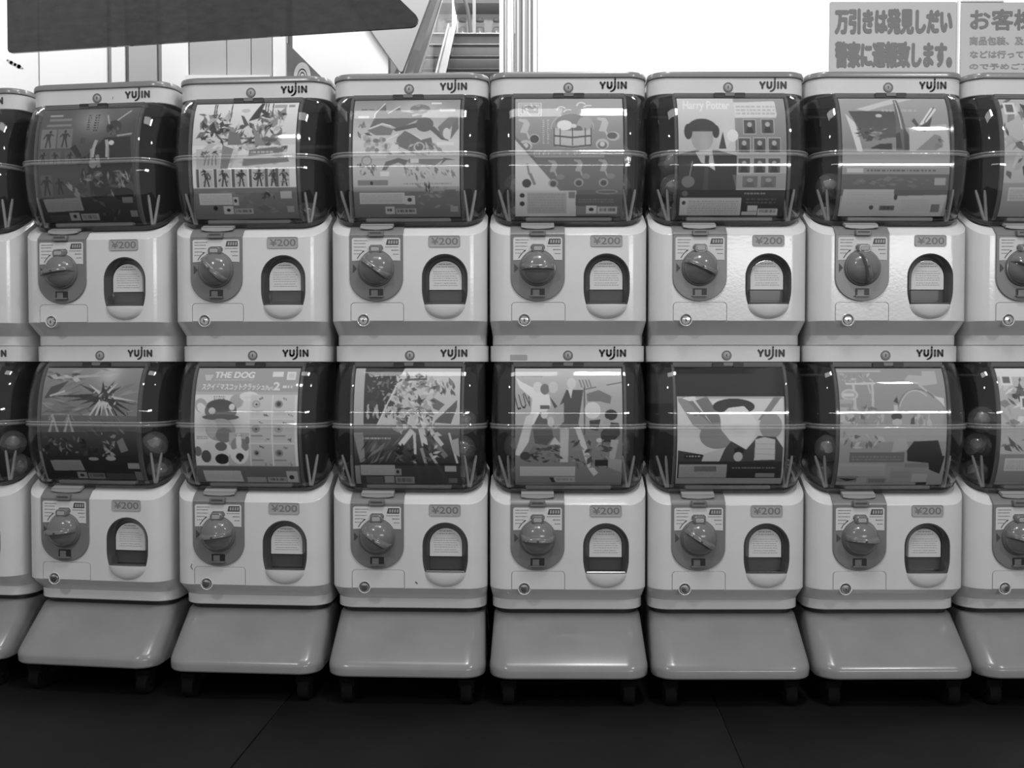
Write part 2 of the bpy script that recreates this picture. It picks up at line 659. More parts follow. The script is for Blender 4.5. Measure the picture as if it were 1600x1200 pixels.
def build_display_shelf():
    d = 9.3
    y = d - D0
    x0, x1 = at(712, 50, d).x, at(790, 50, d).x
    root = empty('display_shelf', ((x0 + x1) / 2, y, 3.401))
    tag(root, 'pale display shelf at the top of the escalator holding glass jars', 'shelf')
    L = root.location
    zb, z1, z2 = 3.401 - L.z, at(0, 52, d).z - L.z, at(0, 6, d).z - L.z
    w = (x1 - x0) / 2
    q = MB()
    q.box(-w, w, 0, 0.3, zb, z1 - 0.04)
    q.build('shelf_base', M['wallgrey'], root)
    q = MB()
    q.box(-w - .01, w + .01, -0.03, 0.3, z1 - 0.04, z1 - 0.005)
    q.build('shelf_board', M['wall'], root)
    q = MB()
    q.box(-w - .01, w + .01, -0.02, 0.3, z2, z2 + 0.04)
    q.build('shelf_board', M['mid'], root)
    q = MB()
    q.box(-w, w, 0.28, 0.3, z1, z2 + .3)
    q.build('back_board', M['wall'], root)
    for px, lab in ((722.5, 'glass jar on the shelf above the escalator, half hidden by the balustrade'),
                    (750, 'glass jar in the middle of the shelf above the escalator'),
                    (776, 'glass jar beside the bright upright on the shelf above the escalator')):
        j = empty('storage_jar', (at(px, 40, d).x, y + 0.08, L.z + z1 - 0.0035))
        tag(j, lab, 'jar', 'jars on the shelf above the escalator')
        q = MB()
        q.lathe([(0.038, 0), (0.044, 0.006), (0.045, 0.05), (0.044, 0.115), (0.036, 0.13), (0.034, 0.138)], (0, 0, 0), 'z', 20)
        q.build('jar_body', M['caps'], j)
        q = MB()
        q.lathe([(0.036, 0), (0.038, 0.004), (0.038, 0.02), (0.03, 0.026)], (0, 0, 0.138), 'z', 20)
        q.build('lid', M['trimgrey'], j)
        q = MB()
        q.lathe([(0.036, 0.006), (0.040, 0.02), (0.040, 0.07), (0.03, 0.082)], (0, 0, 0), 'z', 16)
        q.build('contents', M['pale'], j)
    # white post in front of the shelf
    d = 9.15
    p = at(741.5, 72, d)
    q = MB()
    q.lathe([(0.02, 0), (0.02, 0.02), (0.014, 0.025), (0.014, 1.6)], (0, 0, 0), 'z', 14)
    o = q.build('post', M['wall'], None, (p.x, p.y, 3.4))
    tag(o, 'thin white post standing at the top of the escalator before the jar shelf', 'post')
    # dark curved hand rail end at the top of the escalator
    pts = []
    for px, py in ((736.5, 77.5), (735.5, 50), (734, 30), (731, 14), (727, 0), (722, -14)):
        pts.append(tuple(at(px, py, 9.0)))
    pts[0] = (pts[0][0], pts[0][1], 3.4015)
    q = MB()
    q.tube(pts, 0.016, 10)
    o = q.build('curved_rail', M['trimgrey'])
    tag(o, 'dark curved rail bending up at the top of the escalator beside the white post', 'rail')


build_display_shelf()


def build_hanging_panel():
    """large smoked board hanging behind the left machines"""
    A, B = at(20, 83, 2.78), at(656, 43.5, 2.56)
    ax = Vector((B.x - A.x, B.y - A.y, 0))
    L = ax.length
    ang = math.atan2(ax.y, ax.x)
    root = empty('hanging_board', (A.x, A.y, (A.z + B.z) / 2), ang)
    tag(root, 'large smoked grey board with a slanted right end hanging behind the machines', 'board')
    q = MB()
    o = [(0.012, 0), (L - 0.02, 0.0)] + [(L - 0.02 + 0.018 * math.sin(R(a)), 0.018 - 0.018 * math.cos(R(a))) for a in (30, 60, 90, 115, 135)]
    o += [(L - 0.55, 0.57), (0.0, 0.57)] + [(0.012 - 0.012 * math.sin(R(a)), 0.012 - 0.012 * math.cos(R(a))) for a in (90, 60, 30)]
    q.prism(o, -0.004, 0.004)
    q.build('board', M['smoked'], root)
    for x in (0.2, L - 0.75):
        q = MB()
        q.lathe([(0.006, 0), (0.006, 3.575)], (x, 0, 0.56), 'z', 8)
        q.build('hanger_rod', M['steel'], root)
    # board with a slanted edge and a ring emblem, behind
    d = 2.95
    y = d - D0
    p0, p1, p2 = at(451, 66, d), at(530, 146, d), at(451, 146, d)
    root = empty('triangular_board', (p0.x, y, 0.0))
    tag(root, 'grey board with a slanted edge and a white ring emblem before the white wall', 'board')
    q = MB()
    q.prism([(0, 0.0), (p1.x - p0.x, 0.0), (p1.x - p0.x, p1.z), (0, p0.z)], 0, 0.02)
    q.build('board', M['trimgrey'], root)
    c = at(475, 120, d)
    for k, (r0, r1) in enumerate(((0.042, 0.024), (0.020, 0.014), (0.010, 0.0))):
        q = MB()
        n = 24
        v = [((c.x - p0.x) + 0.6 * r * math.cos(2 * math.pi * i / n), -0.0015, c.z + r * math.sin(2 * math.pi * i / n)) for r in (r0, max(r1, 1e-4)) for i in range(n)]
        q.add(v, [(i, (i + 1) % n, n + (i + 1) % n, n + i) for i in range(n)])
        q.build('emblem_ring', M['wall'], root, angle=0)


build_hanging_panel()


# ------------------------------------------------------------------ the capsule machine
ZC, HH = 0.337, 0.1180       # middle and half height of the dome


def dome_p(z):
    t = max(-1.0, min(1.0, (z - ZC) / HH))
    return -0.004 + 0.051 * math.sqrt(max(0.0, 1 - t * t * 0.945)) ** 0.95


YB = -0.03                   # front face of the body
PX0, PX1 = 0.0265, 0.1095    # dispensing port
KX, KZ = -0.056, 0.139       # knob centre


def boolean(ob, cutters):
    for c in cutters:
        md = ob.modifiers.new('cut', 'BOOLEAN')
        md.operation = 'DIFFERENCE'
        md.solver = 'EXACT'
        md.object = c
    dg = bpy.context.evaluated_depsgraph_get()
    me = bpy.data.meshes.new_from_object(ob.evaluated_get(dg))
    ob.modifiers.clear()
    ob.data = me
    for c in cutters:
        bpy.data.objects.remove(c)
    me.polygons.foreach_set('use_smooth', [True] * len(me.polygons))
    me.set_sharp_from_angle(angle=R(30))
    md = ob.modifiers.new('weighted', 'WEIGHTED_NORMAL')
    md.keep_sharp = True
    md.weight = 100
    return ob


def build_machine():
    root = empty('capsule_machine')
    # --- body: foot strip, chamfer, face, lit ledge, shadowed shelf under the dome
    q = MB()
    rings = [sect(.276, -.003, 0.0), sect(.278, 0.0, 0.002), sect(.278, 0.0, 0.0185), sect(.2785, .0007, 0.0198),
             sect(.2855, .0292, 0.0436), sect(.286, .030, 0.0452),
             sect(.286, .030, .1975, k=.62), sect(.2855, .0292, .1995, k=.62), sect(.270, .0195, .2105, k=.62, cap=.044),
             sect(.268, .0175, .2125, k=.62, cap=.044), sect(.262, -.012, .2225, k=.62, cap=.044), sect(.25, -.014, .2225, k=.62, cap=.044),
             sect(.25, -.014, .195)]
    q.loft(rings)
    body = q.build('body', M['white'], root)
    cut = []
    c = MB()
    c.prism(arch(PX0, PX1, .074, .1240, 20, None, .0045), -.05, .004)
    cut.append(c.build('cutter', M['white']))
    c = MB()
    c.lathe([(.0118, .04), (.0118, .020)], (-.080, 0, .0462), 'y', 24)
    cut.append(c.build('cutter', M['white']))
    # groove around the service hatch
    g = .0012
    outer = rrect2(-.1035, -.0060, .030, .0782, .007, 4, '23')
    inner = rrect2(-.1035 + g, -.0060 - g, .030, .0782 - g, .007 - g, 4, '23')
    c = MB()
    n = len(outer)
    v = [(x, yy, z) for yy in (-.035, -.0275) for pts in (outer, inner) for x, z in pts]
    f = []
    for i in range(1, n):
        a, b = i, (i + 1) % n
        f += [(a, b, n + b, n + a), (2 * n + b, 2 * n + a, 3 * n + a, 3 * n + b), (a, 2 * n + a, 2 * n + b, b), (n + b, 3 * n + b, 3 * n + a, n + a)]
    f += [(1, n + 1, 3 * n + 1, 2 * n + 1), (0, 2 * n, 3 * n, n)]
    c.add(v, f)
    cut.append(c.build('cutter', M['white']))
    boolean(body, cut)

    # --- service hatch, standing a hair proud inside its groove, with its foot on the chamfer
    q = MB()
    o = rrect2(-.1020, -.0076, .0452, .0766, .0055, 4, '23')
    q.prism(o, -.0308, -.0290)
    x0, x1 = -.1020, -.0076
    q.add([(x0, -.0308, .0452), (x1, -.0308, .0452), (x1, -.0015, .0205), (x0, -.0015, .0205),
           (x0, -.0290, .0452), (x1, -.0290, .0452), (x1, -.0005, .0205), (x0, -.0005, .0205)],
          [(0, 1, 2, 3), (7, 6, 5, 4), (0, 3, 7, 4), (1, 5, 6, 2), (0, 4, 5, 1), (3, 2, 6, 7)])
    hatch = q.build('hatch', M['white'], root, angle=25)
    c = MB()
    c.lathe([(.0118, .04), (.0118, .020)], (-.080, 0, .0462), 'y', 24)
    boolean(hatch, [c.build('cutter', M['white'])])
    # --- lock in its round recess
    q = MB()
    prof = [(.0117, .0205), (.0117, .0312), (.0108, .0318), (.0098, .0312), (.0096, .0235), (.0085, .0232), (.0079, .0250), (.0078, .0315), (.0070, .0325), (.002, .0327), (.0, .0327)]
    q.lathe(prof[:5], (-.080, 0, .0462), 'y', 28)
    lk = q.build('lock', M['white'], root)
    q = MB()
    q.lathe([(.0085, .0210), (.0079, .0250), (.0078, .0310), (.0068, .0325), (.003, .0330)], (-.080, 0, .0462), 'y', 24)
    cy = q.build('lock_cylinder', M['chrome'], lk)
    q = MB()
    q.box(-.0812, -.0788, -.0333, -.0331, .0428, .0478)
    q.build('keyway', M['ink'], lk)

    # --- dispensing port: dark lining, flap with a printed notice, rounded tray lip
    q = MB()
    oo = arch(PX0 + .0003, PX1 - .0003, .0743, .1240, 20, None, .0045)
    ii = [(x, z if z > .092 else max(.0760, z - .0100)) for x, z in inset(oo, .0105)]
    q.loft([[(x, -.0292, z) for x, z in oo], [(x, -.0312, z) for x, z in inset(oo, .0015)], [(x, -.0300, z) for x, z in inset(oo, .003)],
            [(x, -.0190, z) for x, z in ii], [(x, -.0140, z) for x, z in ii], [(x, -.0040, z) for x, z in oo]], cap1=True, cap0=False)
    q.add([(x, -.0065, z) for x, z in inset(oo, .008)], [tuple(range(len(oo)))])
    port = q.build('port_lining', M['smoke'], root)
    q = MB()
    fo = arch(PX0 + .0115, PX1 - .0115, .078, .1240, 18, .0300)
    q.prism(fo, -.0165, -.0145)
    fl = q.build('flap', M['flap'], root)
    q = MB()
    lb = arch(PX0 + .0120, PX1 - .0120, .1015, .1240, 18, .0293)
    q.prism(lb, -.0178, -.0168)
    cxp = (PX0 + PX1) / 2
    rnd = random.Random(4)
    for k, (zz, hw, th) in enumerate(((.1470, .012, .0016), (.1425, .016, .0012), (.134, .022, .0007), (.130, .022, .0007), (.126, .022, .0007),
                                      (.122, .022, .0007), (.118, .022, .0007), (.113, .020, .0007), (.109, .022, .0007))):
        x = cxp - hw
        while x < cxp + hw - .002:
            w = rnd.uniform(.0012, .004)
            q.add([(x, -.01800, zz), (x + w, -.01800, zz), (x + w, -.01800, zz + th), (x, -.01800, zz + th)], [(0, 1, 2, 3)], 1)
            x += w + rnd.uniform(.0006, .0016)
    q.build('flap_notice', [M['notice'], M['softink']], fl, angle=0)
    q = MB()
    n, mth = 22, 8
    rings = []
    for j in range(mth + 1):
        b = R(90 * j / mth)
        rings.append([(cxp + .0385 * math.cos(a) * math.cos(b), -.0300 - .0105 * math.sin(b) * (0.25 + .75 * abs(math.sin(a))), .0742 + .0262 * math.sin(a) * math.cos(b) * (1 if math.sin(a) < 0 else 0.0))
                      for a in [math.pi + math.pi * k / n for k in range(n + 1)]])
    # quarter bowl: rim flat at the top, bulging forward
    rings = []
    for j in range(mth + 1):
        u = j / mth
        ring = []
        for k in range(n + 1):
            a = math.pi + math.pi * k / n
            rr = 1 - u
            ring.append((cxp + .0372 * math.cos(a) * rr, -.0300 - .0100 * math.sqrt(max(0, 1 - rr * rr)), .0742 + .0265 * math.sin(a) * rr))
        rings.append(ring)
    q.loft(rings, cap0=False, cap1=False, closed=False)
    top = [r[0] for r in rings] + [r[-1] for r in rings][::-1]
    q.add(top + [(cxp + .0372, -.028, .0742), (cxp - .0372, -.028, .0742)], [tuple(range(len(top) + 2))])
    q.build('tray_lip', M['white'], root, angle=50)

    # --- coin plate: face part and the part lying on the ledge
    q = MB()
    cx = -.0560
    o = [(cx + .0485 * math.cos(R(180 + 180 * i / 24)), .122 + .0425 * math.sin(R(180 + 180 * i / 24))) for i in range(25)] + [(cx + .0485, .1985), (cx - .0485, .1985)]
    q.prism(o, -.0335, -.0295, cut=.0008)
    prof = [(-.0335, .1985), (-.0329, .2010), (-.0225, .2122), (-.0185, .2142), (.008, .2232), (.008, .2205), (-.0175, .2125), (-.0292, .1995), (-.0295, .1985)]
    q.loft([[(x, a, b) for a, b in prof] for x in (cx - .0485, cx + .0485)])
    plate = q.build('coin_plate', M['plate'], root)
    q = MB()
    q.loft([[(cx + x, a, b) for x, (a, b) in zip((-.030, -.030, .030, .030), ((-.0245, .2142), (-.006, .2215), (-.006, .2215), (-.0245, .2142)))],
            [(cx + x, a - .0035, b + .003) for x, (a, b) in zip((-.0295, -.0295, .0295, .0295), ((-.0250, .2142), (-.006, .2215), (-.006, .2215), (-.0250, .2142)))]])
    q.prism([(cx - .0295, .2125), (cx - .020, .2105), (cx, .2095), (cx + .020, .2105), (cx + .0295, .2125), (cx + .0295, .2165), (cx - .0295, .2165)], -.0285, -.0245)
    q.build('name_strip', M['pale'], root)
    q = MB()
    q.prism(rrect2(cx - .0140, cx + .0140, .1960, .2065, .0015, 2), -.0395, -.030, cut=.001)
    cs = q.build('coin_slot', M['mid'], root)
    q = MB()
    q.prism(rrect2(cx - .0105, cx + .0105, .2012, .2040, .0008, 2), -.0398, -.0394)
    q.build('slot_opening', M['ink'], cs)
    # instruction sticker around the knob
    nr = .0335
    o = [(cx - .0440, .1530)]
    o += [(cx + nr * math.cos(R(a)), KZ + nr * math.sin(R(a))) for a in range(154, 105, -8)]
    o += [(cx - .0130, .1735), (cx - .0130, .1780), (cx - .0095, .1818), (cx + .0095, .1818), (cx + .0130, .1780), (cx + .0130, .1735)]
    o += [(cx + nr * math.cos(R(a)), KZ + nr * math.sin(R(a))) for a in range(74, 24, -8)]
    o += [(cx + .0440, .1530), (cx + .0440, .1915), (cx + .0415, .1940), (cx - .0415, .1940), (cx - .0440, .1915)]
    q = MB()
    q.prism(o, -.0341, -.0334)
    yk = -.0344
    rnd = random.Random(7)

    def dashes(x0, x1, z, th, mi=1):
        x = x0
        while x < x1:
            w = min(rnd.uniform(.0010, .0026), x1 - x)
            q.add([(x, yk, z), (x + w, yk, z), (x + w, yk, z + th), (x, yk, z + th)], [(0, 1, 2, 3)], mi)
            x += w + rnd.uniform(.0005, .0012)
    dashes(cx - .040, cx - .0160, .1885, .0016)
    for k, e in enumerate((-.0185, -.0180, -.0250, -.0300)):
        dashes(cx - .040, cx + e, .1835 - k * .0062, .0014)
    dashes(cx + .0170, cx + .0410, .1770, .0016)
    dashes(cx + .0280, cx + .0410, .1710, .0018)
    dashes(cx + .0310, cx + .0410, .1640, .0014)
    q.add([(cx + .0180, yk, .1815), (cx + .0410, yk, .1815), (cx + .0410, yk, .1915), (cx + .0205, yk, .1915)], [(0, 1, 2, 3)], 2)
    for k in range(4):
        x = cx + .0222 + k * .0046
        q.add([(x, yk - .0002, .1835), (x + .0030, yk - .0002, .1835), (x + .0034, yk - .0002, .1895), (x + .0006, yk - .0002, .1895)], [(0, 1, 2, 3)], 3)
    arc = [(cx + .0385 * math.cos(R(a)), KZ + .0385 * math.sin(R(a))) for a in range(152, 124, -5)]
    stroke(q, arc, .0014, yk, 2, 6)
    e = arc[-1]
    q.add([(e[0] - .0010, yk, e[1] - .0020), (e[0] + .0030, yk, e[1] + .0014), (e[0] - .0016, yk, e[1] + .0018)], [(0, 1, 2)], 2)
    q.build('instruction_sticker', [M['paper'], M['softink'], M['ink'], M['greypaper']], root, angle=0)
    # knob with its grip bar
    q = MB()
    q.lathe([(.0325, 0), (.0325, .003), (.0315, .0050), (.0300, .0052)] + [(.0305 * math.cos(R(a)), .0045 + .0205 * math.sin(R(a))) for a in range(4, 90, 8)] + [(.0004, .025)], (0, 0, 0), 'y', 40)
    kn = q.build('knob', M['knob'], root, (KX, -.0335, KZ))
    q = MB()
    oz = []
    for k in range(17):
        t = -1 + 2 * k / 16
        x = .0300 * t
        h = .0045 + .0225 * math.sqrt(max(0, 1 - t * t)) ** .8
        oz.append((x, h))
    prof = [(-.0045, 0), (-.0042, .82), (-.0028, 1.0), (.0010, 1.0), (.0040, .93), (.0062, .6), (.0075, 0)]
    rings = []
    for x, h in oz:
        rings.append([(x, -(.004 + (h + .004) * hh), zz) for zz, hh in prof])
    q.loft(rings)
    gp = q.build('grip', M['knob'], kn, angle=40)
    q = MB()
    q.lathe([(.0024, .0300), (.0024, .0354)], (0, 0, -.0012), 'y', 14)
    q.lathe([(.0012, .024), (.0012, .0318)], (-.0170, 0, -.0012), 'y', 10)
    q.build('screw_hole', M['ink'], kn)
    # return button above the knob
    q = MB()
    ob = rrect2(cx - .0113, cx + .0113, KZ + .0262, KZ + .0412, .0058, 6)
    q.loft([[(x, -.0335, z) for x, z in ob], [(x, -.0450, z) for x, z in inset(ob, .0004)], [(x, -.0462, z) for x, z in inset(ob, .0018)],
            [(x, -.0462, z) for x, z in inset(ob, .0030)], [(x, -.0445, z) for x, z in inset(ob, .0034)]])
    bt = q.build('return_button', M['knob'], root)
    q = MB()
    q.prism(inset(ob, .0036), -.0468, -.0440, cut=.0008)
    q.build('button_cap', M['greypaper'], bt)
    # coin return cup below the knob
    q = MB()
    q.prism(rrect2(cx - .0125, cx + .0125, .0890, .1025, .001, 2), -.0341, -.0330)
    q.build('coin_return', M['dark'], root)
    q = MB()
    q.loft([[(cx - .0135, -.034, .0885), (cx - .0135, -.0405, .0875), (cx - .0135, -.0405, .0895), (cx - .0135, -.0390, .0900), (cx - .0135, -.034, .0890)],
            [(cx + .0135, -.034, .0885), (cx + .0135, -.0405, .0875), (cx + .0135, -.0405, .0895), (cx + .0135, -.0390, .0900), (cx + .0135, -.034, .0890)]])
    q.box(cx - .0090, cx + .0030, -.0352, -.0338, .0895, .1000)
    q.build('return_lip', M['plate'], root)
    q = MB()
    q.prism([(cx - .0420, KZ - .0070), (cx - .0350, KZ), (cx - .0420, KZ + .0080)], -.0344, -.0334)
    q.build('arrow_mark', M['ink'], root)

    # --- price tag
    q = MB()
    o = rrect2(.0385, .0962, .1775, .1985, .004, 4)
    q.loft([[(x, -.0300, z) for x, z in o], [(x, -.0318, z) for x, z in inset(o, .0003)], [(x, -.0318, z) for x, z in inset(o, .0014)], [(x, -.0311, z) for x, z in inset(o, .0018)]], cap0=False)
    pt = q.build('price_tag', M['greypaper'], root)
    q = MB()
    text_on(q, '¥200', .0435, .0920, .1815, .1945, -.03125, 0.012)
    q.build('price_text', M['softink'], pt, angle=0)

    # --- header with lock and logo
    q = MB()
    q.loft([sect(.2845, -.0012, .4567), sect(.286, .0, .4577), sect(.286, .0, .4855), sect(.2845, -.001, .4863)])
    q.build('header', M['white'], root)
    q = MB()
    q.lathe([(.0090, -.001), (.0090, .0010), (.0082, .0016), (.0066, .0016), (.0064, .0006)], (0, 0, .469), 'y', 26)
    kl = q.build('header_lock', M['mid'], root)
    q = MB()
    q.lathe([(.0063, .0), (.0063, .0012), (.0056, .0016)], (0, 0, .469), 'y', 22)
    q.build('lock_face', M['pale'], kl)
    q = MB()
    q.box(-.0009, .0009, -.0019, -.0016, .4665, .4715)
    q.build('keyway', M['ink'], kl)
    q = MB()
    k = 1 / 22.857 / 852

    def L(x, y):
        return (.0815 + (x - 840) * k, .4722 - (y - 440) * k)
    w = 72 * k
    yl = -.0008
    stroke(q, [L(390, 325), L(465, 440), L(545, 325)], w, yl)
    stroke(q, [L(465, 440), L(465, 525)], w, yl)
    stroke(q, [L(642, 322), L(642, 455), L(655, 495), L(690, 518), L(725, 518), L(765, 495), L(780, 455), L(780, 322)], w, yl)
    stroke(q, [L(903, 300), L(903, 480), L(885, 545), L(850, 592), L(800, 625), L(745, 640)], [w, w, w * .95, w * .9, w * .75, w * .6], yl)
    stroke(q, [L(908, 208), L(904, 236)], w * .9, yl)
    stroke(q, [L(1020, 322), L(1020, 525)], w, yl)
    stroke(q, [L(1132, 525), L(1132, 322), L(1288, 525), L(1288, 322)], w, yl)
    q.build('logo', M['ink'], root, angle=0)
    # lid: only the machines of the upper row show one
    q = MB()
    q.loft([sect(.285, .001, .4864), sect(.288, .0035, .4875), sect(.288, .0035, .4930), sect(.286, .002, .4968), sect(.278, -.002, .4984), sect(.262, -.012, .4990)])
    q.build('lid', M['lid'], root)

    # --- dome: bulging clear shell between the body and the header
    q = MB()
    nz = 26

    def dring(t, inn=0.0):
        z0 = .2175
        zz = z0 + (.4560 - z0) * t
        p = dome_p(zz) - inn
        w = .272 + .009 * math.sin(math.pi * t) ** .6 - 2 * inn
        out = []
        for x, y in plan(w, p, .042 - inn, .17):
            zb = .2172 + tilt(y, p, .62, .044)
            out.append((x, y, zb + (.4560 - zb) * t))
        return out
    ts = [0.5 - 0.5 * math.cos(math.pi * i / nz) for i in range(nz + 1)]
    rings = [dring(t) for t in ts] + [dring(t, .0022) for t in ts[::-1]]
    rings.append(rings[0])
    q.loft(rings, cap0=False, cap1=False, closed=False)
    q.build('dome', M['dome'], root, angle=50)
    # smoky rim along the lower edge of the dome
    q = MB()

    def rim(dz, ex):
        p = dome_p(.2195 + dz) + ex
        return [(x, y, .2172 + dz + tilt(y, p, .62, .044)) for x, y in plan(.2725 + 2 * ex, p, .042 + ex, .17)]
    q.loft([rim(.0002, .0003), rim(.0008, .0020), rim(.0060, .0020), rim(.0066, .0003)], cap0=False, cap1=False, closed=False)
    q.build('dome_rim', M['rim'], root, angle=50)
    # belt round the middle where the two halves of the dome meet
    q = MB()
    pb = dome_p(ZC)

    def bring(dz, ex):
        return [(x, y, ZC + .004 + dz) for x, y in plan(.281 + 2 * ex, pb + ex, .042 + ex, .17)]
    q.loft([bring(-.0050, .0002), bring(-.0048, .0022), bring(-.0026, .0030), bring(-.0008, .0012), bring(.0008, .0012), bring(.0026, .0030), bring(.0048, .0022), bring(.0050, .0002)], cap0=False, cap1=False, closed=False)
    q.build('belt', M['belt'], root, angle=60)
    # clear rails holding the card, left and right
    for sx in (-1, 1):
        q = MB()
        zs = [.228 + (.452 - .228) * i / 22 for i in range(23)]
        rings = []
        for z in zs:
            p = dome_p(z) - .0035
            a, b = (.0985, .1030)
            rings.append([(sx * a, -p, z), (sx * b, -p, z), (sx * b, -p + .006, z), (sx * a, -p + .006, z)])
        q.loft(rings)
        q.build('card_rail', M['rail'], root)
    # latch bar under the header and rail under the card
    q = MB()
    q.box(-.100, .100, -.010, .004, .4480, .4560)
    lb = q.build('latch_bar', M['bar'], root)
    for a, b in ((-.028, -.009), (.009, .028)):
        q = MB()
        q.prism(rrect2(a, b, .4480, .4558, .001, 1), -.014, -.0095)
        q.build('latch', M['dark'], lb)
    q = MB()
    q.prism(rrect2(-.0085, .0085, .4500, .4560, .001, 2), -.015, .002)
    q.build('latch_tab', M['mid'], lb)
    q = MB()
    rr = rrect2(-.078, .078, .2245, .2325, .003, 3)
    q.prism(rr, -.0165, -.006, cut=.0015)
    q.build('lower_rail', M['mid'], root)
    # dark hopper inside the dome: floor and back wall
    q = MB()
    o = [(x, y, .2150) for x, y in plan(.246, -.016, .03, .15)]
    q.loft([o, [(x, y, .2200) for x, y, z in o]])
    q.box(-.132, .132, .100, .112, .2201, .4555)
    q.loft([sect(.2655, .0070, .2168, r=.036, k=.62, cap=.044), sect(.2625, -.012, .2232, r=.035, k=.62, cap=.044), sect(.2490, -.014, .2232, r=.035, k=.62, cap=.044), sect(.2490, -.014, .2210, r=.035)], cap0=False, cap1=False, closed=False)
    q.build('hopper', M['dark'], root)
    # pale guide prongs in the corners of the dome
    for (xa, xb) in ((-.109, -.127), (-.106, -.110), (.108, .100), (.111, .122)):
        q = MB()
        pts = []
        for t in (0, .15, .5, .85, 1):
            z = .2265 + .0580 * t
            pts.append((xa + (xb - xa) * t, .002, z))
        q.tube(pts, [.0027, .0029, .0029, .0028, .0018], 8)
        q.build('prong', M['prong'], root)
    return root


proto = build_machine()


# ------------------------------------------------------------------ the stand under each pair of machines
def build_stand():
    root = empty('machine_stand')
    q = MB()
    rings = [sect(.262, -.012, .1512, r=.03), sect(.268, -.006, .1508, r=.032), sect(.272, .0005, .1480, r=.034), sect(.282, .0700, .0830, r=.036), sect(.284, .0770, .0755, r=.038), sect(.2845, .0790, .0700, r=.038),
             sect(.2835, .0785, .0585, r=.038), sect(.280, .0765, .0560, r=.036), sect(.262, .062, .0560, r=.03)]
    q.loft(rings)
    q.build('apron', M['apron'], root)
    q = MB()
    q.loft([sect(.262, -.013, .1505, r=.03, b=.18), sect(.262, -.013, .1602, r=.03, b=.18)])
    q.build('top_tray', M['dark'], root)
    q = MB()
    q.box(-.12, .12, -.03, .17, .046, .0559)
    q.build('base_frame', M['frame'], root)
    for x in (-.108, .108):
        for y in (-.040, .14):
            q = MB()
            q.lathe([(.008, -.010), (.0190, -.010), (.0205, -.007), (.0205, .007), (.0190, .010), (.008, .010)], (0, 0, .0205), 'x', 22)
            w = q.build('caster', M['rubber'], root, (x, y, 0))
            q = MB()
            q.add([(-.013, -.012, .030), (.013, -.012, .030), (.013, .012, .030), (-.013, .012, .030), (-.014, -.014, .0459), (.014, -.014, .0459), (.014, .014, .0459), (-.014, .014, .0459)],
                  [(3, 2, 1, 0), (4, 5, 6, 7), (0, 1, 5, 4), (1, 2, 6, 5), (2, 3, 7, 6), (3, 0, 4, 7)])
            q.lathe([(.004, -.0135), (.004, .0135)], (0, 0, .0205), 'x', 10)
            q.build('fork', M['frame'], w)
    return root


stand0 = build_stand()

COLS = [  # x, y of the header front, turn
    (-1.0850, 0.124, -9.0), (-.7850, .074, -8.0), (-.4835, .034, -4.5), (-.1880, .010, -2.5), (.1025, .0, -.6), (.3925, -.002, .1), (.6835, -.001, .6), (.9745, .006, 1.2)]
ZU, ZL = .6470, .1605
KNOB = {(1, 1): -9, (2, 1): 48, (3, 1): 35, (4, 1): 0, (5, 1): 24, (6, 1): 75, (7, 1): 30, (0, 1): 10,
        (1, 0): -6, (2, 0): -8, (3, 0): 36, (4, 0): 2, (5, 0): 33, (6, 0): 4, (7, 0): 15, (0, 0): 0}
SHOWS = {(0, 1): 'upper white capsule machine cut off by the left edge', (1, 1): 'white capsule machine with a dark card of small figure panels',
         (2, 1): 'white capsule machine with a white card over six small figures', (3, 1): 'white capsule machine with a pale card of jagged grey shapes',
         (4, 1): 'white capsule machine with a card of a wooden tub', (5, 1): 'white capsule machine with a card of a dark haired bust',
         (6, 1): 'white capsule machine with a card of slanting beams, below the notice sign', (7, 1): 'upper white capsule machine at the right edge with a paper slip',
         (0, 0): 'lower white capsule machine cut off by the left edge', (1, 0): 'white capsule machine with a card of a dark spiky burst',
         (2, 0): 'white capsule machine with the dog card', (3, 0): 'white capsule machine with a card of diagonal white shards',
         (4, 0): 'white capsule machine with a card of standing figures', (5, 0): 'white capsule machine with a short card and bare dome top',
         (6, 0): 'white capsule machine with a card of a big round hill', (7, 0): 'lower white capsule machine cut off by the right edge'}
MACH = {}
first = True
for row in (1, 0):
    for c, (x, y, a) in enumerate(COLS):
        o = proto if first else copy_tree(proto, None, () if row else ('lid',))
        first = False
        o.location = (x, y, ZU if row else ZL)
        o.rotation_euler = (0, 0, R(a))
        tag(o, SHOWS[(c, row)], 'capsule machine', 'capsule machines of the upper row' if row else 'capsule machines of the lower row')
        for ch in o.children:
            if ch.name.split('.')[0] == 'knob':
                ch.rotation_euler = (0, R(KNOB[(c, row)]), 0)
        MACH[(c, row)] = o
for c, (x, y, a) in enumerate(COLS):
    o = stand0 if c == 0 else copy_tree(stand0)
    o.location = (x, y, 0)
    o.rotation_euler = (0, 0, R(a))
    tag(o, 'grey sloping stand ' + ['cut off by the left edge', 'under the machine with the dark spiky burst card', 'under the machine with the dog card',
        'under the machine with the diagonal shards card', 'under the machine with the standing figures card', 'under the machine with the short card', 'under the machine with the round hill card',
        'cut off by the right edge'][c], 'stand', 'stands under the capsule machines')


def place(c, row, x, y, z):
    """a point given in the frame of a machine, in the room"""
    cx, cy, a = COLS[c]
    ca, sa = math.cos(R(a)), math.sin(R(a))
    return Vector((cx + x * ca - y * sa, cy + x * sa + y * ca, (ZU if row else ZL) + z))


# ------------------------------------------------------------------ the printed cards
NU, NV, SS = 168, 186, 2


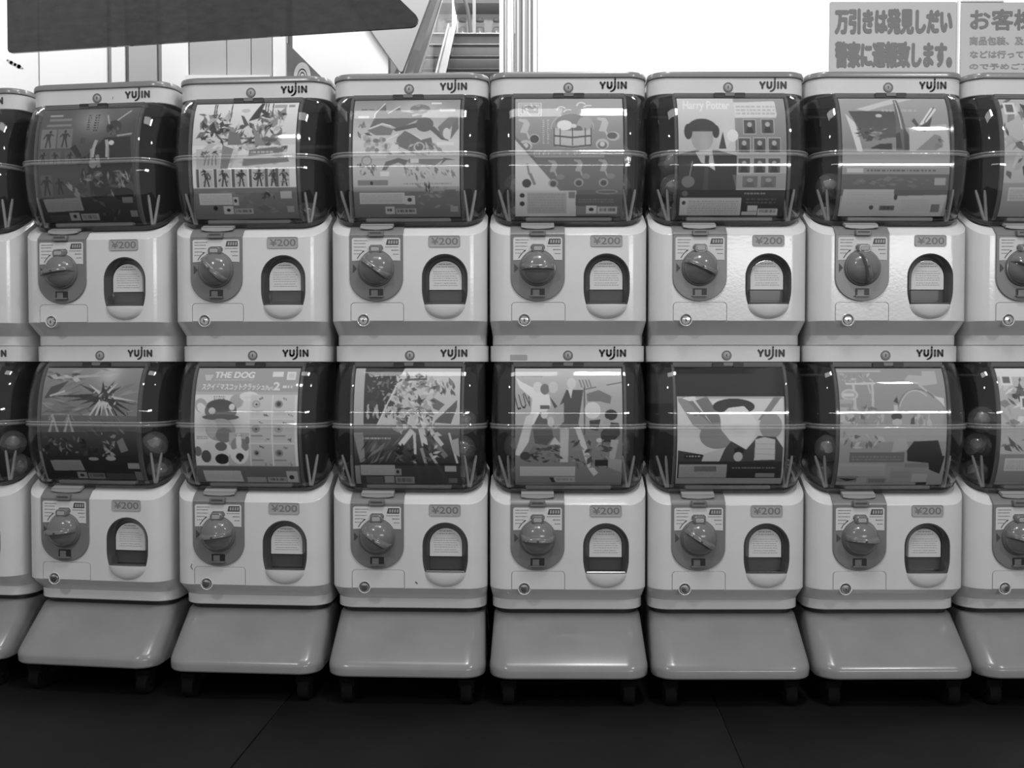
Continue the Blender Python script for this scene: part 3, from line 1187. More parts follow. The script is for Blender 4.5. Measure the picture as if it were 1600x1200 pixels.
class Canvas:
    """grey print; coordinates are those of a box x0,y0,x1,y1 (y downwards); values are print lightness 0..1"""
    def __init__(s, box, bg, seed=1):
        s.b = box
        s.W, s.H = NU * SS, NV * SS
        s.a = np.full((s.H, s.W), float(bg))
        s.kx = s.W / (box[2] - box[0])
        s.ky = s.H / (box[3] - box[1])
        s.r = random.Random(seed)

    def P(s, x, y):
        return (x - s.b[0]) * s.kx, (y - s.b[1]) * s.ky

    def poly(s, pts, v, al=1.0):
        q = np.array([s.P(*p) for p in pts])
        x0, y0 = np.floor(q.min(0)).astype(int)
        x1, y1 = np.ceil(q.max(0)).astype(int) + 1
        x0, y0, x1, y1 = max(x0, 0), max(y0, 0), min(x1, s.W), min(y1, s.H)
        if x1 <= x0 or y1 <= y0:
            return
        X, Y = np.meshgrid(np.arange(x0, x1) + .5, np.arange(y0, y1) + .5)
        ins = np.zeros(X.shape, bool)
        n = len(q)
        for i in range(n):
            xa, ya = q[i]
            xb, yb = q[(i + 1) % n]
            if ya == yb:
                continue
            ins ^= ((ya > Y) != (yb > Y)) & (X < (xb - xa) * (Y - ya) / (yb - ya) + xa)
        sub = s.a[y0:y1, x0:x1]
        sub[ins] = sub[ins] * (1 - al) + v * al

    def rect(s, x0, y0, x1, y1, v, al=1.0):
        s.poly([(x0, y0), (x1, y0), (x1, y1), (x0, y1)], v, al)

    def ell(s, cx, cy, rx, ry, v, al=1.0, rot=0, a0=0, a1=360):
        c, n = R(rot), 28
        pts = []
        for i in range(n + 1):
            t = R(a0 + (a1 - a0) * i / n)
            x, y = rx * math.cos(t), ry * math.sin(t)
            pts.append((cx + x * math.cos(c) - y * math.sin(c), cy + x * math.sin(c) + y * math.cos(c)))
        s.poly(pts, v, al)

    def line(s, pts, w, v, al=1.0):
        for (xa, ya), (xb, yb) in zip(pts, pts[1:]):
            d = math.hypot(xb - xa, yb - ya) or 1
            nx, ny = -(yb - ya) / d * w / 2, (xb - xa) / d * w / 2
            s.poly([(xa + nx, ya + ny), (xb + nx, yb + ny), (xb - nx, yb - ny), (xa - nx, ya - ny)], v, al)

    def ring(s, cx, cy, rx, ry, w, v, a0=0, a1=360):
        s.line([(cx + rx * math.cos(R(a0 + (a1 - a0) * i / 24)), cy + ry * math.sin(R(a0 + (a1 - a0) * i / 24))) for i in range(25)], w, v)

    def glow(s, cx, cy, rx, ry, v, al=1.0):
        X, Y = np.meshgrid(np.arange(s.W) + .5, np.arange(s.H) + .5)
        px, py = s.P(cx, cy)
        g = np.exp(-(((X - px) / (rx * s.kx)) ** 2 + ((Y - py) / (ry * s.ky)) ** 2)) * al
        s.a = s.a * (1 - g) + v * g

    def vgrad(s, y0, y1, v0, v1, x0=None, x1=None, al=1.0):
        x0 = s.b[0] if x0 is None else x0
        x1 = s.b[2] if x1 is None else x1
        n = 24
        for i in range(n):
            s.rect(x0, y0 + (y1 - y0) * i / n, x1, y0 + (y1 - y0) * (i + 1) / n + .5, v0 + (v1 - v0) * (i + .5) / n, al)

    def shards(s, x0, y0, x1, y1, n, size, vals, ang=None, spread=60, al=.9, slim=.3):
        """angular splinters, a plain stand-in for crowded artwork"""
        for _ in range(n):
            x, y = s.r.uniform(x0, x1), s.r.uniform(y0, y1)
            a = R(s.r.uniform(0, 360) if ang is None else ang + s.r.uniform(-spread, spread))
            l = size * s.r.uniform(.4, 1.2)
            w = l * slim * s.r.uniform(.5, 1.6)
            ux, uy = math.cos(a), math.sin(a)
            s.poly([(x - ux * l, y - uy * l), (x - uy * w, y + ux * w), (x + ux * l * s.r.uniform(.5, 1), y + uy * l * s.r.uniform(.5, 1)), (x + uy * w, y - ux * w)], s.r.choice(vals), al)

    def blobs(s, x0, y0, x1, y1, n, size, vals, al=.8):
        for _ in range(n):
            s.ell(s.r.uniform(x0, x1), s.r.uniform(y0, y1), size * s.r.uniform(.5, 1.2), size * s.r.uniform(.5, 1.2), s.r.choice(vals), al)

    def fine(s, x0, y0, x1, y1, rows, v, al=.7):
        """rows of print too small to read"""
        h = (y1 - y0) / rows
        for k in range(rows):
            x = x0
            while x < x1:
                w = s.r.uniform(.5, 2.0) * h * .6
                s.rect(x, y0 + k * h + h * .2, min(x + w, x1), y0 + k * h + h * .75, v, al)
                x += w + h * s.r.uniform(.15, .5)

    def bars(s, x0, y0, x1, y1, v=.12):
        x = x0
        while x < x1:
            w = (x1 - x0) * s.r.uniform(.01, .035)
            s.rect(x, y0, min(x + w, x1), y1, v)
            x += w + (x1 - x0) * s.r.uniform(.01, .035)

    def figure(s, cx, y0, y1, v, al=1.0, lean=0):
        """small standing figure"""
        h = y1 - y0
        s.ell(cx + lean * h * .1, y0 + h * .1, h * .08, h * .09, v, al)
        s.poly([(cx - h * .15, y0 + h * .2), (cx + h * .15, y0 + h * .2), (cx + h * .09, y0 + h * .55), (cx - h * .09, y0 + h * .55)], v, al)
        s.line([(cx - h * .13, y0 + h * .22), (cx - h * .28, y0 + h * (.42 + .1 * lean))], h * .07, v, al)
        s.line([(cx + h * .13, y0 + h * .22), (cx + h * .27, y0 + h * (.40 - .1 * lean))], h * .07, v, al)
        s.line([(cx - h * .05, y0 + h * .52), (cx - h * .14, y1)], h * .09, v, al)
        s.line([(cx + h * .05, y0 + h * .52), (cx + h * .14, y1)], h * .09, v, al)

    def text(s, body, x0, y0, x1, y1, v, bold=0.0, shear=0.0, al=1.0, rot=0.0, pad=0.0):
        V, F = text_tris(body, bold, shear)
        lo, hi = V.min(0), V.max(0)
        q = (V - lo) / np.maximum(hi - lo, 1e-9)
        cx, cy = (x0 + x1) / 2, (y0 + y1) / 2
        X = x0 + q[:, 0] * (x1 - x0) - cx
        Y = y1 - q[:, 1] * (y1 - y0) - cy
        c, n = math.cos(R(rot)), math.sin(R(rot))
        XX, YY = cx + X * c - Y * n, cy + X * n + Y * c
        for f in F:
            s.poly([(XX[i], YY[i]) for i in f], v, al)

    def foot(s, x0, y0, x1, y1, v=.58):
        """usual block of small print with its rows"""
        s.rect(x0, y0, x1, y1, v)
        s.fine(x0 + (x1 - x0) * .04, y0 + (y1 - y0) * .15, x1 - (x1 - x0) * .05, y1 - (y1 - y0) * .08, 6, v * .72, .55)

    def out(s, gain):
        a = s.a.reshape(NV, SS, NU, SS).mean((1, 3))
        return np.clip(a, 0, 1) ** 2.2 * gain


def card_c1u():
    c = Canvas((215, 225, 1000, 1140), .24, 11)
    c.glow(640, 330, 170, 130, .52, .9)
    c.glow(320, 420, 180, 200, .34, .8)
    c.glow(880, 260, 160, 90, .36, .8)
    c.shards(560, 650, 980, 900, 26, 70, [.08, .12, .18], None, al=.8)
    c.rect(280, 275, 385, 292, .55)
    for k, (a, b) in enumerate(((285, 465), (270, 470))):
        c.rect(a, 308 + 50 * k, b, 330 + 48 * k, .44)
    c.fine(600, 280, 625, 420, 7, .15, .8)
    c.fine(655, 280, 690, 430, 7, .15, .8)
    c.fine(560, 480, 600, 530, 3, .15, .8)
    for (x0, y0, x1, y1, v) in ((235, 400, 360, 560, .42), (372, 400, 490, 560, .40), (220, 580, 300, 690, .30), (315, 580, 405, 690, .32), (440, 580, 520, 690, .30),
                                (235, 770, 330, 940, .30), (345, 790, 440, 930, .24)):
        c.rect(x0, y0, x1, y1, v)
        c.figure((x0 + x1) / 2, y0 + 8, y1 - 8, v * .45, 1, c.r.uniform(-1, 1))
    # plain crossed shapes in place of the central character
    c.poly([(640, 980), (620, 620), (760, 480), (960, 480), (980, 720), (880, 900)], .12)
    c.ell(820, 400, 62, 62, .20)
    c.shards(770, 350, 870, 460, 12, 30, [.12, .3, .36], 90, 40)
    c.line([(780, 370), (752, 290)], 12, .6)
    c.line([(840, 340), (935, 255)], 12, .6)
    for sx in (0, 1):
        x = 690 + 80 * sx
        c.line([(x, 500), (x - 20 + 30 * sx, 560), (x - 30 + 40 * sx, 640)], 26, .58)
        c.line([(x - 40 + 60 * sx, 570), (x - 40 + 60 * sx, 660)], 14, .5)
    c.line([(850, 470), (970, 455)], 14, .55)
    c.ell(810, 525, 22, 20, .72)
    c.ell(665, 690, 32, 36, .50)
    c.ell(705, 780, 38, 34, .28)
    c.line([(700, 620), (715, 720)], 30, .46)
    c.poly([(480, 560), (520, 530), (580, 630), (540, 640)], .10)
    c.shards(560, 740, 960, 1000, 46, 40, [.1, .2, .3, .42, .5], None, al=.8)
    c.shards(450, 840, 540, 950, 6, 45, [.45, .5], 60, 20)
    c.shards(820, 770, 960, 880, 9, 40, [.35, .5, .55], 80, 25)
    c.rect(200, 950, 1000, 1140, .10, .55)
    c.poly([(240, 960), (545, 950), (560, 1050), (260, 1060)], .46)
    c.fine(260, 970, 540, 1045, 5, .38, .5)
    c.ell(900, 930, 80, 48, .07)
    c.rect(880, 955, 965, 1000, .38)
    c.rect(270, 1080, 430, 1130, .20)
    c.rect(435, 1065, 515, 1125, .5)
    c.ell(475, 1095, 14, 14, .12)
    c.rect(525, 1075, 670, 1125, .48)
    c.bars(545, 1085, 650, 1112, .25)
    c.rect(930, 1060, 985, 1105, .42)
    c.shards(690, 1040, 920, 1130, 14, 26, [.15, .3, .25])
    return c


def card_c2u():
    c = Canvas((180, 200, 1025, 1140), .68, 12)
    c.vgrad(200, 560, .70, .62)
    c.shards(250, 300, 500, 540, 60, 55, [.1, .14, .2, .3, .4, .55])
    c.shards(520, 400, 720, 600, 50, 50, [.12, .2, .3, .42, .6])
    c.shards(700, 280, 930, 560, 60, 60, [.12, .18, .25, .32, .4, .55])
    c.poly([(720, 205), (745, 205), (715, 340), (630, 365)], .18)
    for x in (340, 355, 480, 755, 775, 815):
        c.line([(x, 205), (x + 6, 330)], 9, .22)
    c.poly([(565, 310), (590, 320), (640, 400), (600, 400)], .25)
    c.poly([(480, 440), (560, 470), (590, 560), (470, 560)], .34)
    c.poly([(660, 380), (780, 570), (700, 570)], .4)
    c.ell(600, 270, 36, 18, .58)
    c.rect(830, 220, 930, 250, .5)
    c.rect(945, 222, 995, 245, .45)
    c.shards(200, 560, 1000, 740, 30, 60, [.45, .52, .58, .62], 0, 25, .7)
    c.rect(215, 590, 410, 750, .58)
    c.shards(250, 610, 390, 660, 16, 26, [.15, .25, .35])
    for k in range(4):
        c.line([(300 + 25 * k, 640), (280 + 32 * k, 720)], 7, .3)
    c.poly([(430, 560), (520, 590), (470, 750), (410, 750)], .40)
    c.line([(560, 610), (490, 740)], 18, .62)
    c.line([(650, 640), (1000, 575)], 16, .68)
    c.poly([(650, 600), (960, 570), (950, 620), (640, 650)], .34)
    c.fine(660, 605, 850, 635, 1, .62, .8)
    c.shards(850, 570, 960, 630, 8, 30, [.2, .6])
    c.poly([(600, 670), (960, 665), (970, 700), (590, 730)], .36, .8)
    for k, (x, w) in enumerate(((240, 110), (385, 110), (530, 100), (670, 110), (800, 80), (885, 85))):
        c.rect(x, 755, x + w, 895, .56)
        c.rect(x - 28, 750, x - 4, 895, .26)
        c.figure(x + w / 2, 755, 890, .16, 1, c.r.uniform(-1, 1))
        c.shards(x + 15, 765, x + w - 15, 860, 12, 22, [.1, .14, .3, .4])
    c.rect(180, 900, 1025, 1140, .33)
    c.shards(400, 920, 900, 1100, 24, 60, [.28, .36, .4], 0, 30, .6)
    c.foot(225, 940, 495, 1030, .58)
    c.rect(500, 970, 545, 1035, .56)
    c.ell(520, 1000, 12, 14, .15)
    c.shards(740, 930, 840, 980, 10, 30, [.15, .22, .4])
    c.rect(890, 930, 980, 985, .54)
    c.rect(415, 1040, 495, 1100, .56)
    c.ell(455, 1070, 16, 12, .15)
    c.rect(505, 1060, 655, 1100, .5)
    c.bars(515, 1066, 640, 1090, .24)
    c.ell(350, 1055, 18, 18, .10)
    c.rect(935, 1045, 990, 1090, .45)
    return c


def card_c3u():
    c = Canvas((195, 180, 1045, 1110), .55, 13)
    c.vgrad(180, 520, .42, .62)
    c.glow(720, 260, 160, 80, .60, .8)
    c.vgrad(520, 900, .64, .56)
    # jagged creature-like stand-in shapes, abstract
    c.poly([(330, 420), (370, 330), (385, 260), (445, 205), (460, 290), (560, 245), (575, 285), (745, 310), (740, 340), (560, 430), (500, 400), (420, 390)], .32)
    c.line([(365, 340), (370, 300), (445, 210)], 9, .68)
    c.line([(470, 300), (565, 240)], 9, .66)
    c.line([(330, 425), (430, 385), (500, 405)], 10, .66)
    c.poly([(310, 440), (420, 400), (520, 430), (500, 480), (380, 480)], .36)
    c.line([(665, 320), (900, 270)], 16, .55)
    c.ell(765, 395, 70, 60, .30)
    c.poly([(510, 430), (700, 380), (700, 420), (540, 450)], .28)
    c.poly([(800, 430), (840, 410), (960, 530), (900, 520)], .30)
    c.poly([(970, 520), (990, 350), (1030, 340), (1035, 430)], .33)
    c.poly([(870, 420), (960, 330), (1030, 330), (950, 460), (900, 500)], .36)
    c.ell(940, 470, 30, 45, .62)
    c.poly([(550, 500), (610, 445), (660, 470), (740, 520), (820, 500), (840, 590), (660, 610), (540, 560)], .34)
    c.line([(420, 510), (440, 530), (560, 470)], 10, .68)
    c.line([(680, 475), (745, 520)], 8, .66)
    c.shards(220, 380, 320, 510, 10, 40, [.18, .3, .4])
    c.blobs(290, 490, 480, 610, 30, 22, [.36, .45, .52, .6])
    c.ell(725, 265, 80, 42, .38)
    c.shards(650, 230, 810, 290, 12, 26, [.3, .5, .55])
    c.shards(480, 540, 900, 640, 40, 40, [.36, .42, .5, .58])
    c.poly([(485, 600), (510, 550), (560, 555), (565, 610), (520, 640)], .66)
    c.ring(725, 575, 38, 34, 8, .64)
    c.poly([(430, 755), (460, 690), (560, 660), (640, 680), (610, 720), (560, 695), (490, 720), (465, 755)], .36)
    c.poly([(640, 670), (920, 670), (850, 720), (640, 700)], .42)
    c.poly([(890, 720), (920, 660), (1010, 680), (940, 680)], .36)
    c.ring(310, 680, 38, 34, 7, .4)
    c.shards(235, 700, 300, 790, 12, 24, [.22, .3, .4])
    c.shards(320, 720, 385, 800, 8, 30, [.34, .4], 60, 20)
    for x0, y0, x1, y1 in ((235, 320, 322, 338), (812, 207, 893, 222), (880, 268, 1005, 288), (862, 540, 1000, 562), (340, 632, 465, 660), (655, 668, 720, 700), (415, 765, 485, 800)):
        c.rect(x0, y0, x1, y1, .70)
    c.fine(258, 255, 360, 275, 1, .28, .8)
    # mottled title line
    c.shards(580, 740, 1000, 820, 60, 30, [.36, .42, .55, .62], 60, 20)
    c.fine(600, 850, 980, 870, 1, .42, .8)
    c.rect(235, 830, 475, 870, .40)
    c.ell(345, 853, 12, 14, .15)
    c.vgrad(880, 930, .5, .36, 195, 1045)
    c.rect(195, 920, 1045, 1110, .33)
    c.shards(610, 880, 1000, 1060, 30, 40, [.34, .4, .46], 0, 40, .6)
    c.rect(920, 905, 1010, 960, .32)
    c.foot(245, 925, 605, 1010, .56)
    c.rect(605, 950, 685, 1015, .56)
    c.ell(643, 980, 18, 16, .2)
    c.rect(445, 1030, 520, 1085, .55)
    c.bars(460, 1045, 505, 1065, .2)
    c.rect(530, 1045, 690, 1085, .5)
    c.bars(540, 1052, 680, 1072, .2)
    c.rect(965, 1030, 1025, 1070, .45)
    c.shards(770, 830, 810, 930, 6, 30, [.15, .25], 90, 20)
    return c


def card_c4u():
    c = Canvas((298, 285, 1065, 1150), .45, 14)
    c.vgrad(285, 680, .50, .42)
    c.vgrad(680, 1150, .38, .32)
    # logo frame
    for w, v in ((0, .66), (8, .42), (14, .66), (22, .42)):
        c.rect(322 + w, 322 + w, 488 - w, 432 - w, v)
    c.shards(355, 345, 465, 420, 14, 22, [.62, .66], 45, 60)
    # wooden tub with steam and plain round stand-in shapes
    for x, y in ((628, 385), (770, 350)):
        c.ring(x, y, 32, 30, 8, .74, 180, 330)
        c.ring(x + 52, y + 18, 36, 24, 8, .74, 190, 300)
    c.ring(705, 520, 150, 110, 6, .56, 175, 365)
    c.rect(575, 520, 835, 650, .56)
    c.ell(705, 650, 130, 18, .56)
    c.ell(705, 480, 120, 70, .40)
    c.ell(650, 500, 54, 38, .72)
    c.ell(790, 490, 50, 62, .50, 1, 35)
    c.ell(745, 530, 30, 26, .34)
    c.rect(575, 540, 835, 640, .58)
    for y in (582, 652):
        c.line([(575, y - 4), (705, y + 10), (835, y - 4)], 12, .26)
    for x in (575, 618, 705, 795, 835):
        c.line([(x, 520), (x, 650)], 7, .24)
    c.ell(640, 496, 44, 32, .74)
    c.ell(715, 505, 20, 16, .64)

    def strap(x, y, s, v=.58):
        c.poly([(x, y), (x + 60 * s, y + 5 * s), (x + 80 * s, y + 40 * s), (x + 60 * s, y + 110 * s), (x + 10 * s, y + 105 * s), (x + 35 * s, y + 30 * s), (x, y + 15 * s)], v)
        c.line([(x + 60 * s, y + 105 * s), (x + 75 * s, y + 150 * s)], 14 * s, v)
    strap(325, 450, 1)
    strap(880, 440, 1)
    for cx, cy in ((375, 650), (915, 640)):
        c.ell(cx, cy, 46, 40, .58)
        c.ell(cx, cy + 8, 34, 28, .36)
        c.ell(cx, cy, 18, 18, .62)
    c.ell(437, 602, 38, 36, .58)
    c.ell(437, 602, 32, 30, .24)
    c.ell(992, 582, 46, 34, .56)
    c.ell(985, 578, 36, 24, .30)
    for x in (500, 533):
        c.fine(x - 6, 455, x + 8, 640, 12, .6, .8)
    c.rect(430, 685, 930, 735, .52)
    c.fine(440, 695, 920, 728, 1, .36, .8)
    c.poly([(298, 600), (640, 975), (298, 1150)], .62)
    c.poly([(298, 575), (298, 605), (615, 970), (640, 970)], .36)
    for x, y in ((535, 755), (715, 750), (890, 750)):
        strap(x, y, .8, .52)
        c.ell(x + 35, y + 165, 34, 30, .48)
        c.ell(x + 35, y + 168, 22, 20, .26)
        c.ell(x + 85, y + 120, 30, 20, .42)
    c.line([(385, 780), (400, 860)], 14, .42)
    c.ell(382, 920, 32, 30, .2)
    c.line([(405, 850), (440, 930)], 20, .4)
    c.ell(950, 980, 80, 16, .45)
    c.ell(950, 980, 66, 10, .34)
    c.rect(298, 970, 735, 1150, .60)
    c.rect(730, 1000, 1065, 1075, .30)
    c.fine(750, 1025, 1000, 1060, 2, .42, .6)
    c.ell(350, 1005, 18, 16, .2)
    c.ell(350, 1062, 18, 16, .2)
    c.rect(385, 985, 665, 1130, .52)
    c.fine(395, 990, 655, 1120, 7, .44, .5)
    c.rect(680, 980, 725, 1025, .40)
    c.rect(740, 1080, 1030, 1135, .40)
    c.rect(805, 1075, 880, 1130, .62)
    c.ell(842, 1102, 18, 12, .2)
    c.rect(888, 1085, 1025, 1130, .58)
    c.bars(900, 1092, 1015, 1115, .25)
    return c


def card_c5u():
    c = Canvas((275, 200, 1065, 1085), .52, 15)
    c.vgrad(200, 620, .62, .56, 275, 700)
    c.glow(640, 520, 60, 120, .66, .7)
    c.vgrad(200, 620, .46, .38, 690, 1065)
    c.text('Harry Potter', 318, 225, 660, 315, .74, .012, .1)
    c.rect(690, 235, 995, 365, .62)
    c.poly([(690, 240), (990, 225), (1000, 350), (700, 362)], .64)
    c.fine(705, 260, 985, 345, 3, .5, .7)
    # plain bust
    c.poly([(275, 640), (400, 610), (560, 610), (700, 650), (700, 960), (275, 960)], .14)
    c.ell(450, 520, 80, 100, .48)
    c.ell(450, 470, 118, 100, .16, 1, 0, 180, 360)
    c.ell(350, 470, 30, 60, .16)
    c.ell(550, 470, 26, 50, .16)
    c.glow(470, 560, 40, 70, .56, .5)
    c.poly([(400, 625), (520, 600), (545, 760), (480, 720), (440, 700)], .60)
    c.poly([(470, 650), (500, 650), (495, 900), (460, 900)], .2)
    c.poly([(600, 470), (625, 600), (570, 600)], .2)
    c.ell(672, 500, 40, 46, .68)
    c.ell(665, 590, 28, 40, .60)
    c.ell(350, 840, 48, 42, .34)
    c.line([(380, 690), (360, 800)], 8, .4)
    # small card pictures
    for (x, y) in ((755, 380), (885, 378), (712, 520), (825, 520), (930, 520), (712, 670), (825, 670), (930, 670), (745, 800), (880, 800)):
        w, h = (85, 105) if y < 700 else (110, 80)
        c.rect(x - 5, y - 5, x + w + 5, y + h + 5, .56)
        c.rect(x, y, x + w, y + h, .24)
        c.ell(x + w / 2, y + h * .35, w * .2, h * .18, .52)
        c.poly([(x + w * .15, y + h), (x + w * .3, y + h * .55), (x + w * .7, y + h * .55), (x + w * .85, y + h)], .14)
    c.poly([(670, 790), (1065, 780), (1065, 890), (700, 890)], .40, .55)
    c.rect(275, 900, 1065, 1085, .16)
    c.ell(330, 925, 22, 20, .3)
    c.fine(765, 915, 920, 935, 1, .45, .8)
    c.fine(780, 955, 1000, 1000, 2, .34, .6)
    c.foot(295, 955, 745, 1078, .56)
    c.rect(300, 960, 355, 1070, .58)
    c.ell(325, 990, 14, 14, .2)
    c.rect(795, 1010, 868, 1050, .58)
    c.rect(755, 1052, 868, 1075, .55)
    c.rect(872, 1030, 1018, 1078, .58)
    c.bars(885, 1038, 1005, 1060, .3)
    return c


def card_c6u():
    c = Canvas((30, 50, 1090, 1185), .46, 16)
    c.vgrad(50, 560, .50, .40)
    c.poly([(190, 170), (560, 60), (760, 60), (420, 150), (300, 190)], .60)
    c.poly([(110, 190), (560, 190), (600, 450), (240, 470), (180, 330)], .24)
    c.poly([(75, 215), (165, 310), (235, 590), (180, 590)], .64)
    c.fine(440, 165, 800, 205, 1, .55, .7)
    c.ell(405, 238, 32, 18, .58)
    c.shards(180, 360, 480, 480, 24, 60, [.18, .26, .36, .45], 0, 25)
    c.poly([(300, 560), (400, 515), (520, 510), (520, 570)], .14)
    c.poly([(570, 70), (605, 70), (700, 580), (560, 580)], .30)
    c.line([(585, 80), (620, 370)], 12, .58)
    c.poly([(560, 420), (600, 400), (620, 560), (560, 560)], .18)
    c.poly([(640, 350), (720, 480), (690, 580), (640, 580)], .20)
    c.poly([(690, 360), (1060, 320), (1090, 600), (690, 600)], .54)
    c.line([(810, 330), (940, 160)], 26, .68)
    c.line([(860, 300), (970, 165)], 22, .66)
    c.line([(845, 300), (960, 150)], 8, .2)
    c.poly([(800, 340), (860, 310), (930, 240), (900, 340), (840, 400)], .22)
    c.poly([(720, 290), (750, 260), (790, 330), (770, 350)], .24)
    c.poly([(750, 580), (940, 420), (1000, 440), (1020, 530), (950, 580)], .40)
    c.shards(930, 440, 1010, 560, 8, 40, [.28, .36])
    c.rect(30, 590, 1090, 740, .52)
    c.rect(80, 745, 240, 785, .60)
    c.rect(250, 745, 1080, 800, .44)
    c.fine(280, 750, 950, 785, 1, .26, .8)
    c.rect(30, 800, 1090, 1000, .30)
    c.shards(100, 830, 900, 920, 24, 60, [.28, .36, .4], 0, 20, .6)
    c.rect(945, 835, 1055, 900, .50)
    c.poly([(60, 940), (555, 940), (560, 1000), (1080, 990), (1050, 1185), (30, 1185)], .56)
    c.fine(100, 960, 540, 1080, 6, .5, .5)
    c.fine(640, 1030, 920, 1140, 6, .5, .5)
    c.ell(578, 1012, 18, 26, .22)
    c.ell(350, 1105, 22, 20, .25)
    c.rect(430, 1088, 580, 1130, .34)
    c.bars(440, 1092, 575, 1125, .22)
    c.rect(940, 1075, 1025, 1145, .36)
    return c


def card_edge(seed, lo):
    c = Canvas((0, 0, 100, 110), .55, seed)
    c.shards(0, 0, 100, 75, 120, 9, [.15, .25, .38, .5, .62, .68], al=.85)
    for k in range(6):
        c.rect(3 + 16 * k, 4 + (k % 2) * 22, 14 + 16 * k, 16 + (k % 2) * 22, .66)
        c.rect(5 + 16 * k, 6 + (k % 2) * 22, 12 + 16 * k, 14 + (k % 2) * 22, .3)
    c.rect(0, 80, 100, 110, .42 if lo else .46)
    c.foot(6, 84, 48, 96, .58)
    c.rect(52, 98, 70, 106, .55)
    c.bars(54, 99, 68, 105, .2)
    return c


def card_c1l():
    c = Canvas((235, 190, 1020, 1075), .38, 21)
    c.vgrad(190, 540, .42, .36)
    c.glow(760, 230, 90, 90, .62, .8)
    c.shards(260, 200, 1000, 560, 70, 90, [.25, .33, .42, .5, .55], 0, 40, .5, .12)
    c.line([(300, 270), (700, 250)], 18, .52)
    c.shards(280, 240, 560, 290, 16, 40, [.2, .52, .58], 0, 15)
    # dark burst of spikes
    for a, l, v in ((180, 420, .10), (172, 300, .14), (160, 200, .12), (205, 240, .20), (140, 170, .14), (15, 270, .18), (28, 260, .10), (40, 300, .12), (70, 160, .1), (100, 200, .12),
                    (115, 340, .3), (330, 160, .16), (300, 150, .2), (-100, 130, .12), (-60, 120, .18), (55, 380, .12)):
        a = R(a)
        x, y = 740, 410
        ex, ey = x + l * math.cos(a), y + l * math.sin(a) * .95
        nx, ny = -math.sin(a) * 22, math.cos(a) * 22
        c.poly([(x + nx, y + ny), (ex, ey), (x - nx, y - ny)], v)
    for a, l in ((8, 250), (110, 290), (60, 180), (95, 120), (-45, 110), (215, 130), (75, 240), (125, 250)):
        a = R(a)
        x, y = 740 + 40 * math.cos(a), 410 + 40 * math.sin(a)
        ex, ey = x + l * math.cos(a), y + l * math.sin(a)
        nx, ny = -math.sin(a) * 12, math.cos(a) * 12
        c.poly([(x + nx, y + ny), (ex, ey), (x - nx, y - ny)], .60)
    c.shards(660, 330, 840, 500, 26, 30, [.08, .14, .3, .6])
    c.poly([(255, 430), (300, 340), (440, 290), (330, 420)], .22)
    c.line([(300, 410), (420, 370)], 14, .58)
    c.vgrad(560, 900, .30, .10)
    c.shards(540, 540, 1000, 720, 26, 60, [.2, .3, .42], 50, 25, .7, .15)
    for x in (340, 465):
        c.poly([(x, 560), (x + 45, 690), (x - 45, 690)], .50)
        c.poly([(x, 590), (x + 22, 690), (x - 22, 690)], .28)
        c.shards(x - 40, 555, x + 40, 620, 8, 22, [.42, .52])
    c.shards(250, 730, 560, 880, 34, 36, [.06, .1, .3, .38])
    c.shards(570, 740, 720, 880, 14, 36, [.05, .1, .2])
    c.shards(720, 700, 840, 880, 20, 34, [.34, .45, .5])
    c.poly([(850, 760), (900, 730), (940, 830), (880, 850)], .38)
    c.rect(235, 880, 1020, 1075, .10)
    c.ell(650, 900, 42, 14, .45)
    c.ell(790, 895, 42, 18, .5)
    c.poly([(290, 915), (540, 910), (565, 995), (310, 1000)], .42)
    c.fine(310, 925, 540, 985, 5, .34, .5)
    c.rect(920, 930, 1012, 975, .46)
    c.rect(490, 1008, 570, 1060, .44)
    c.ell(528, 1034, 18, 12, .12)
    c.rect(578, 1015, 715, 1062, .38)
    c.bars(590, 1022, 705, 1050, .18)
    c.rect(725, 1015, 960, 1065, .2)
    c.rect(965, 1000, 1050, 1070, .34)
    return c


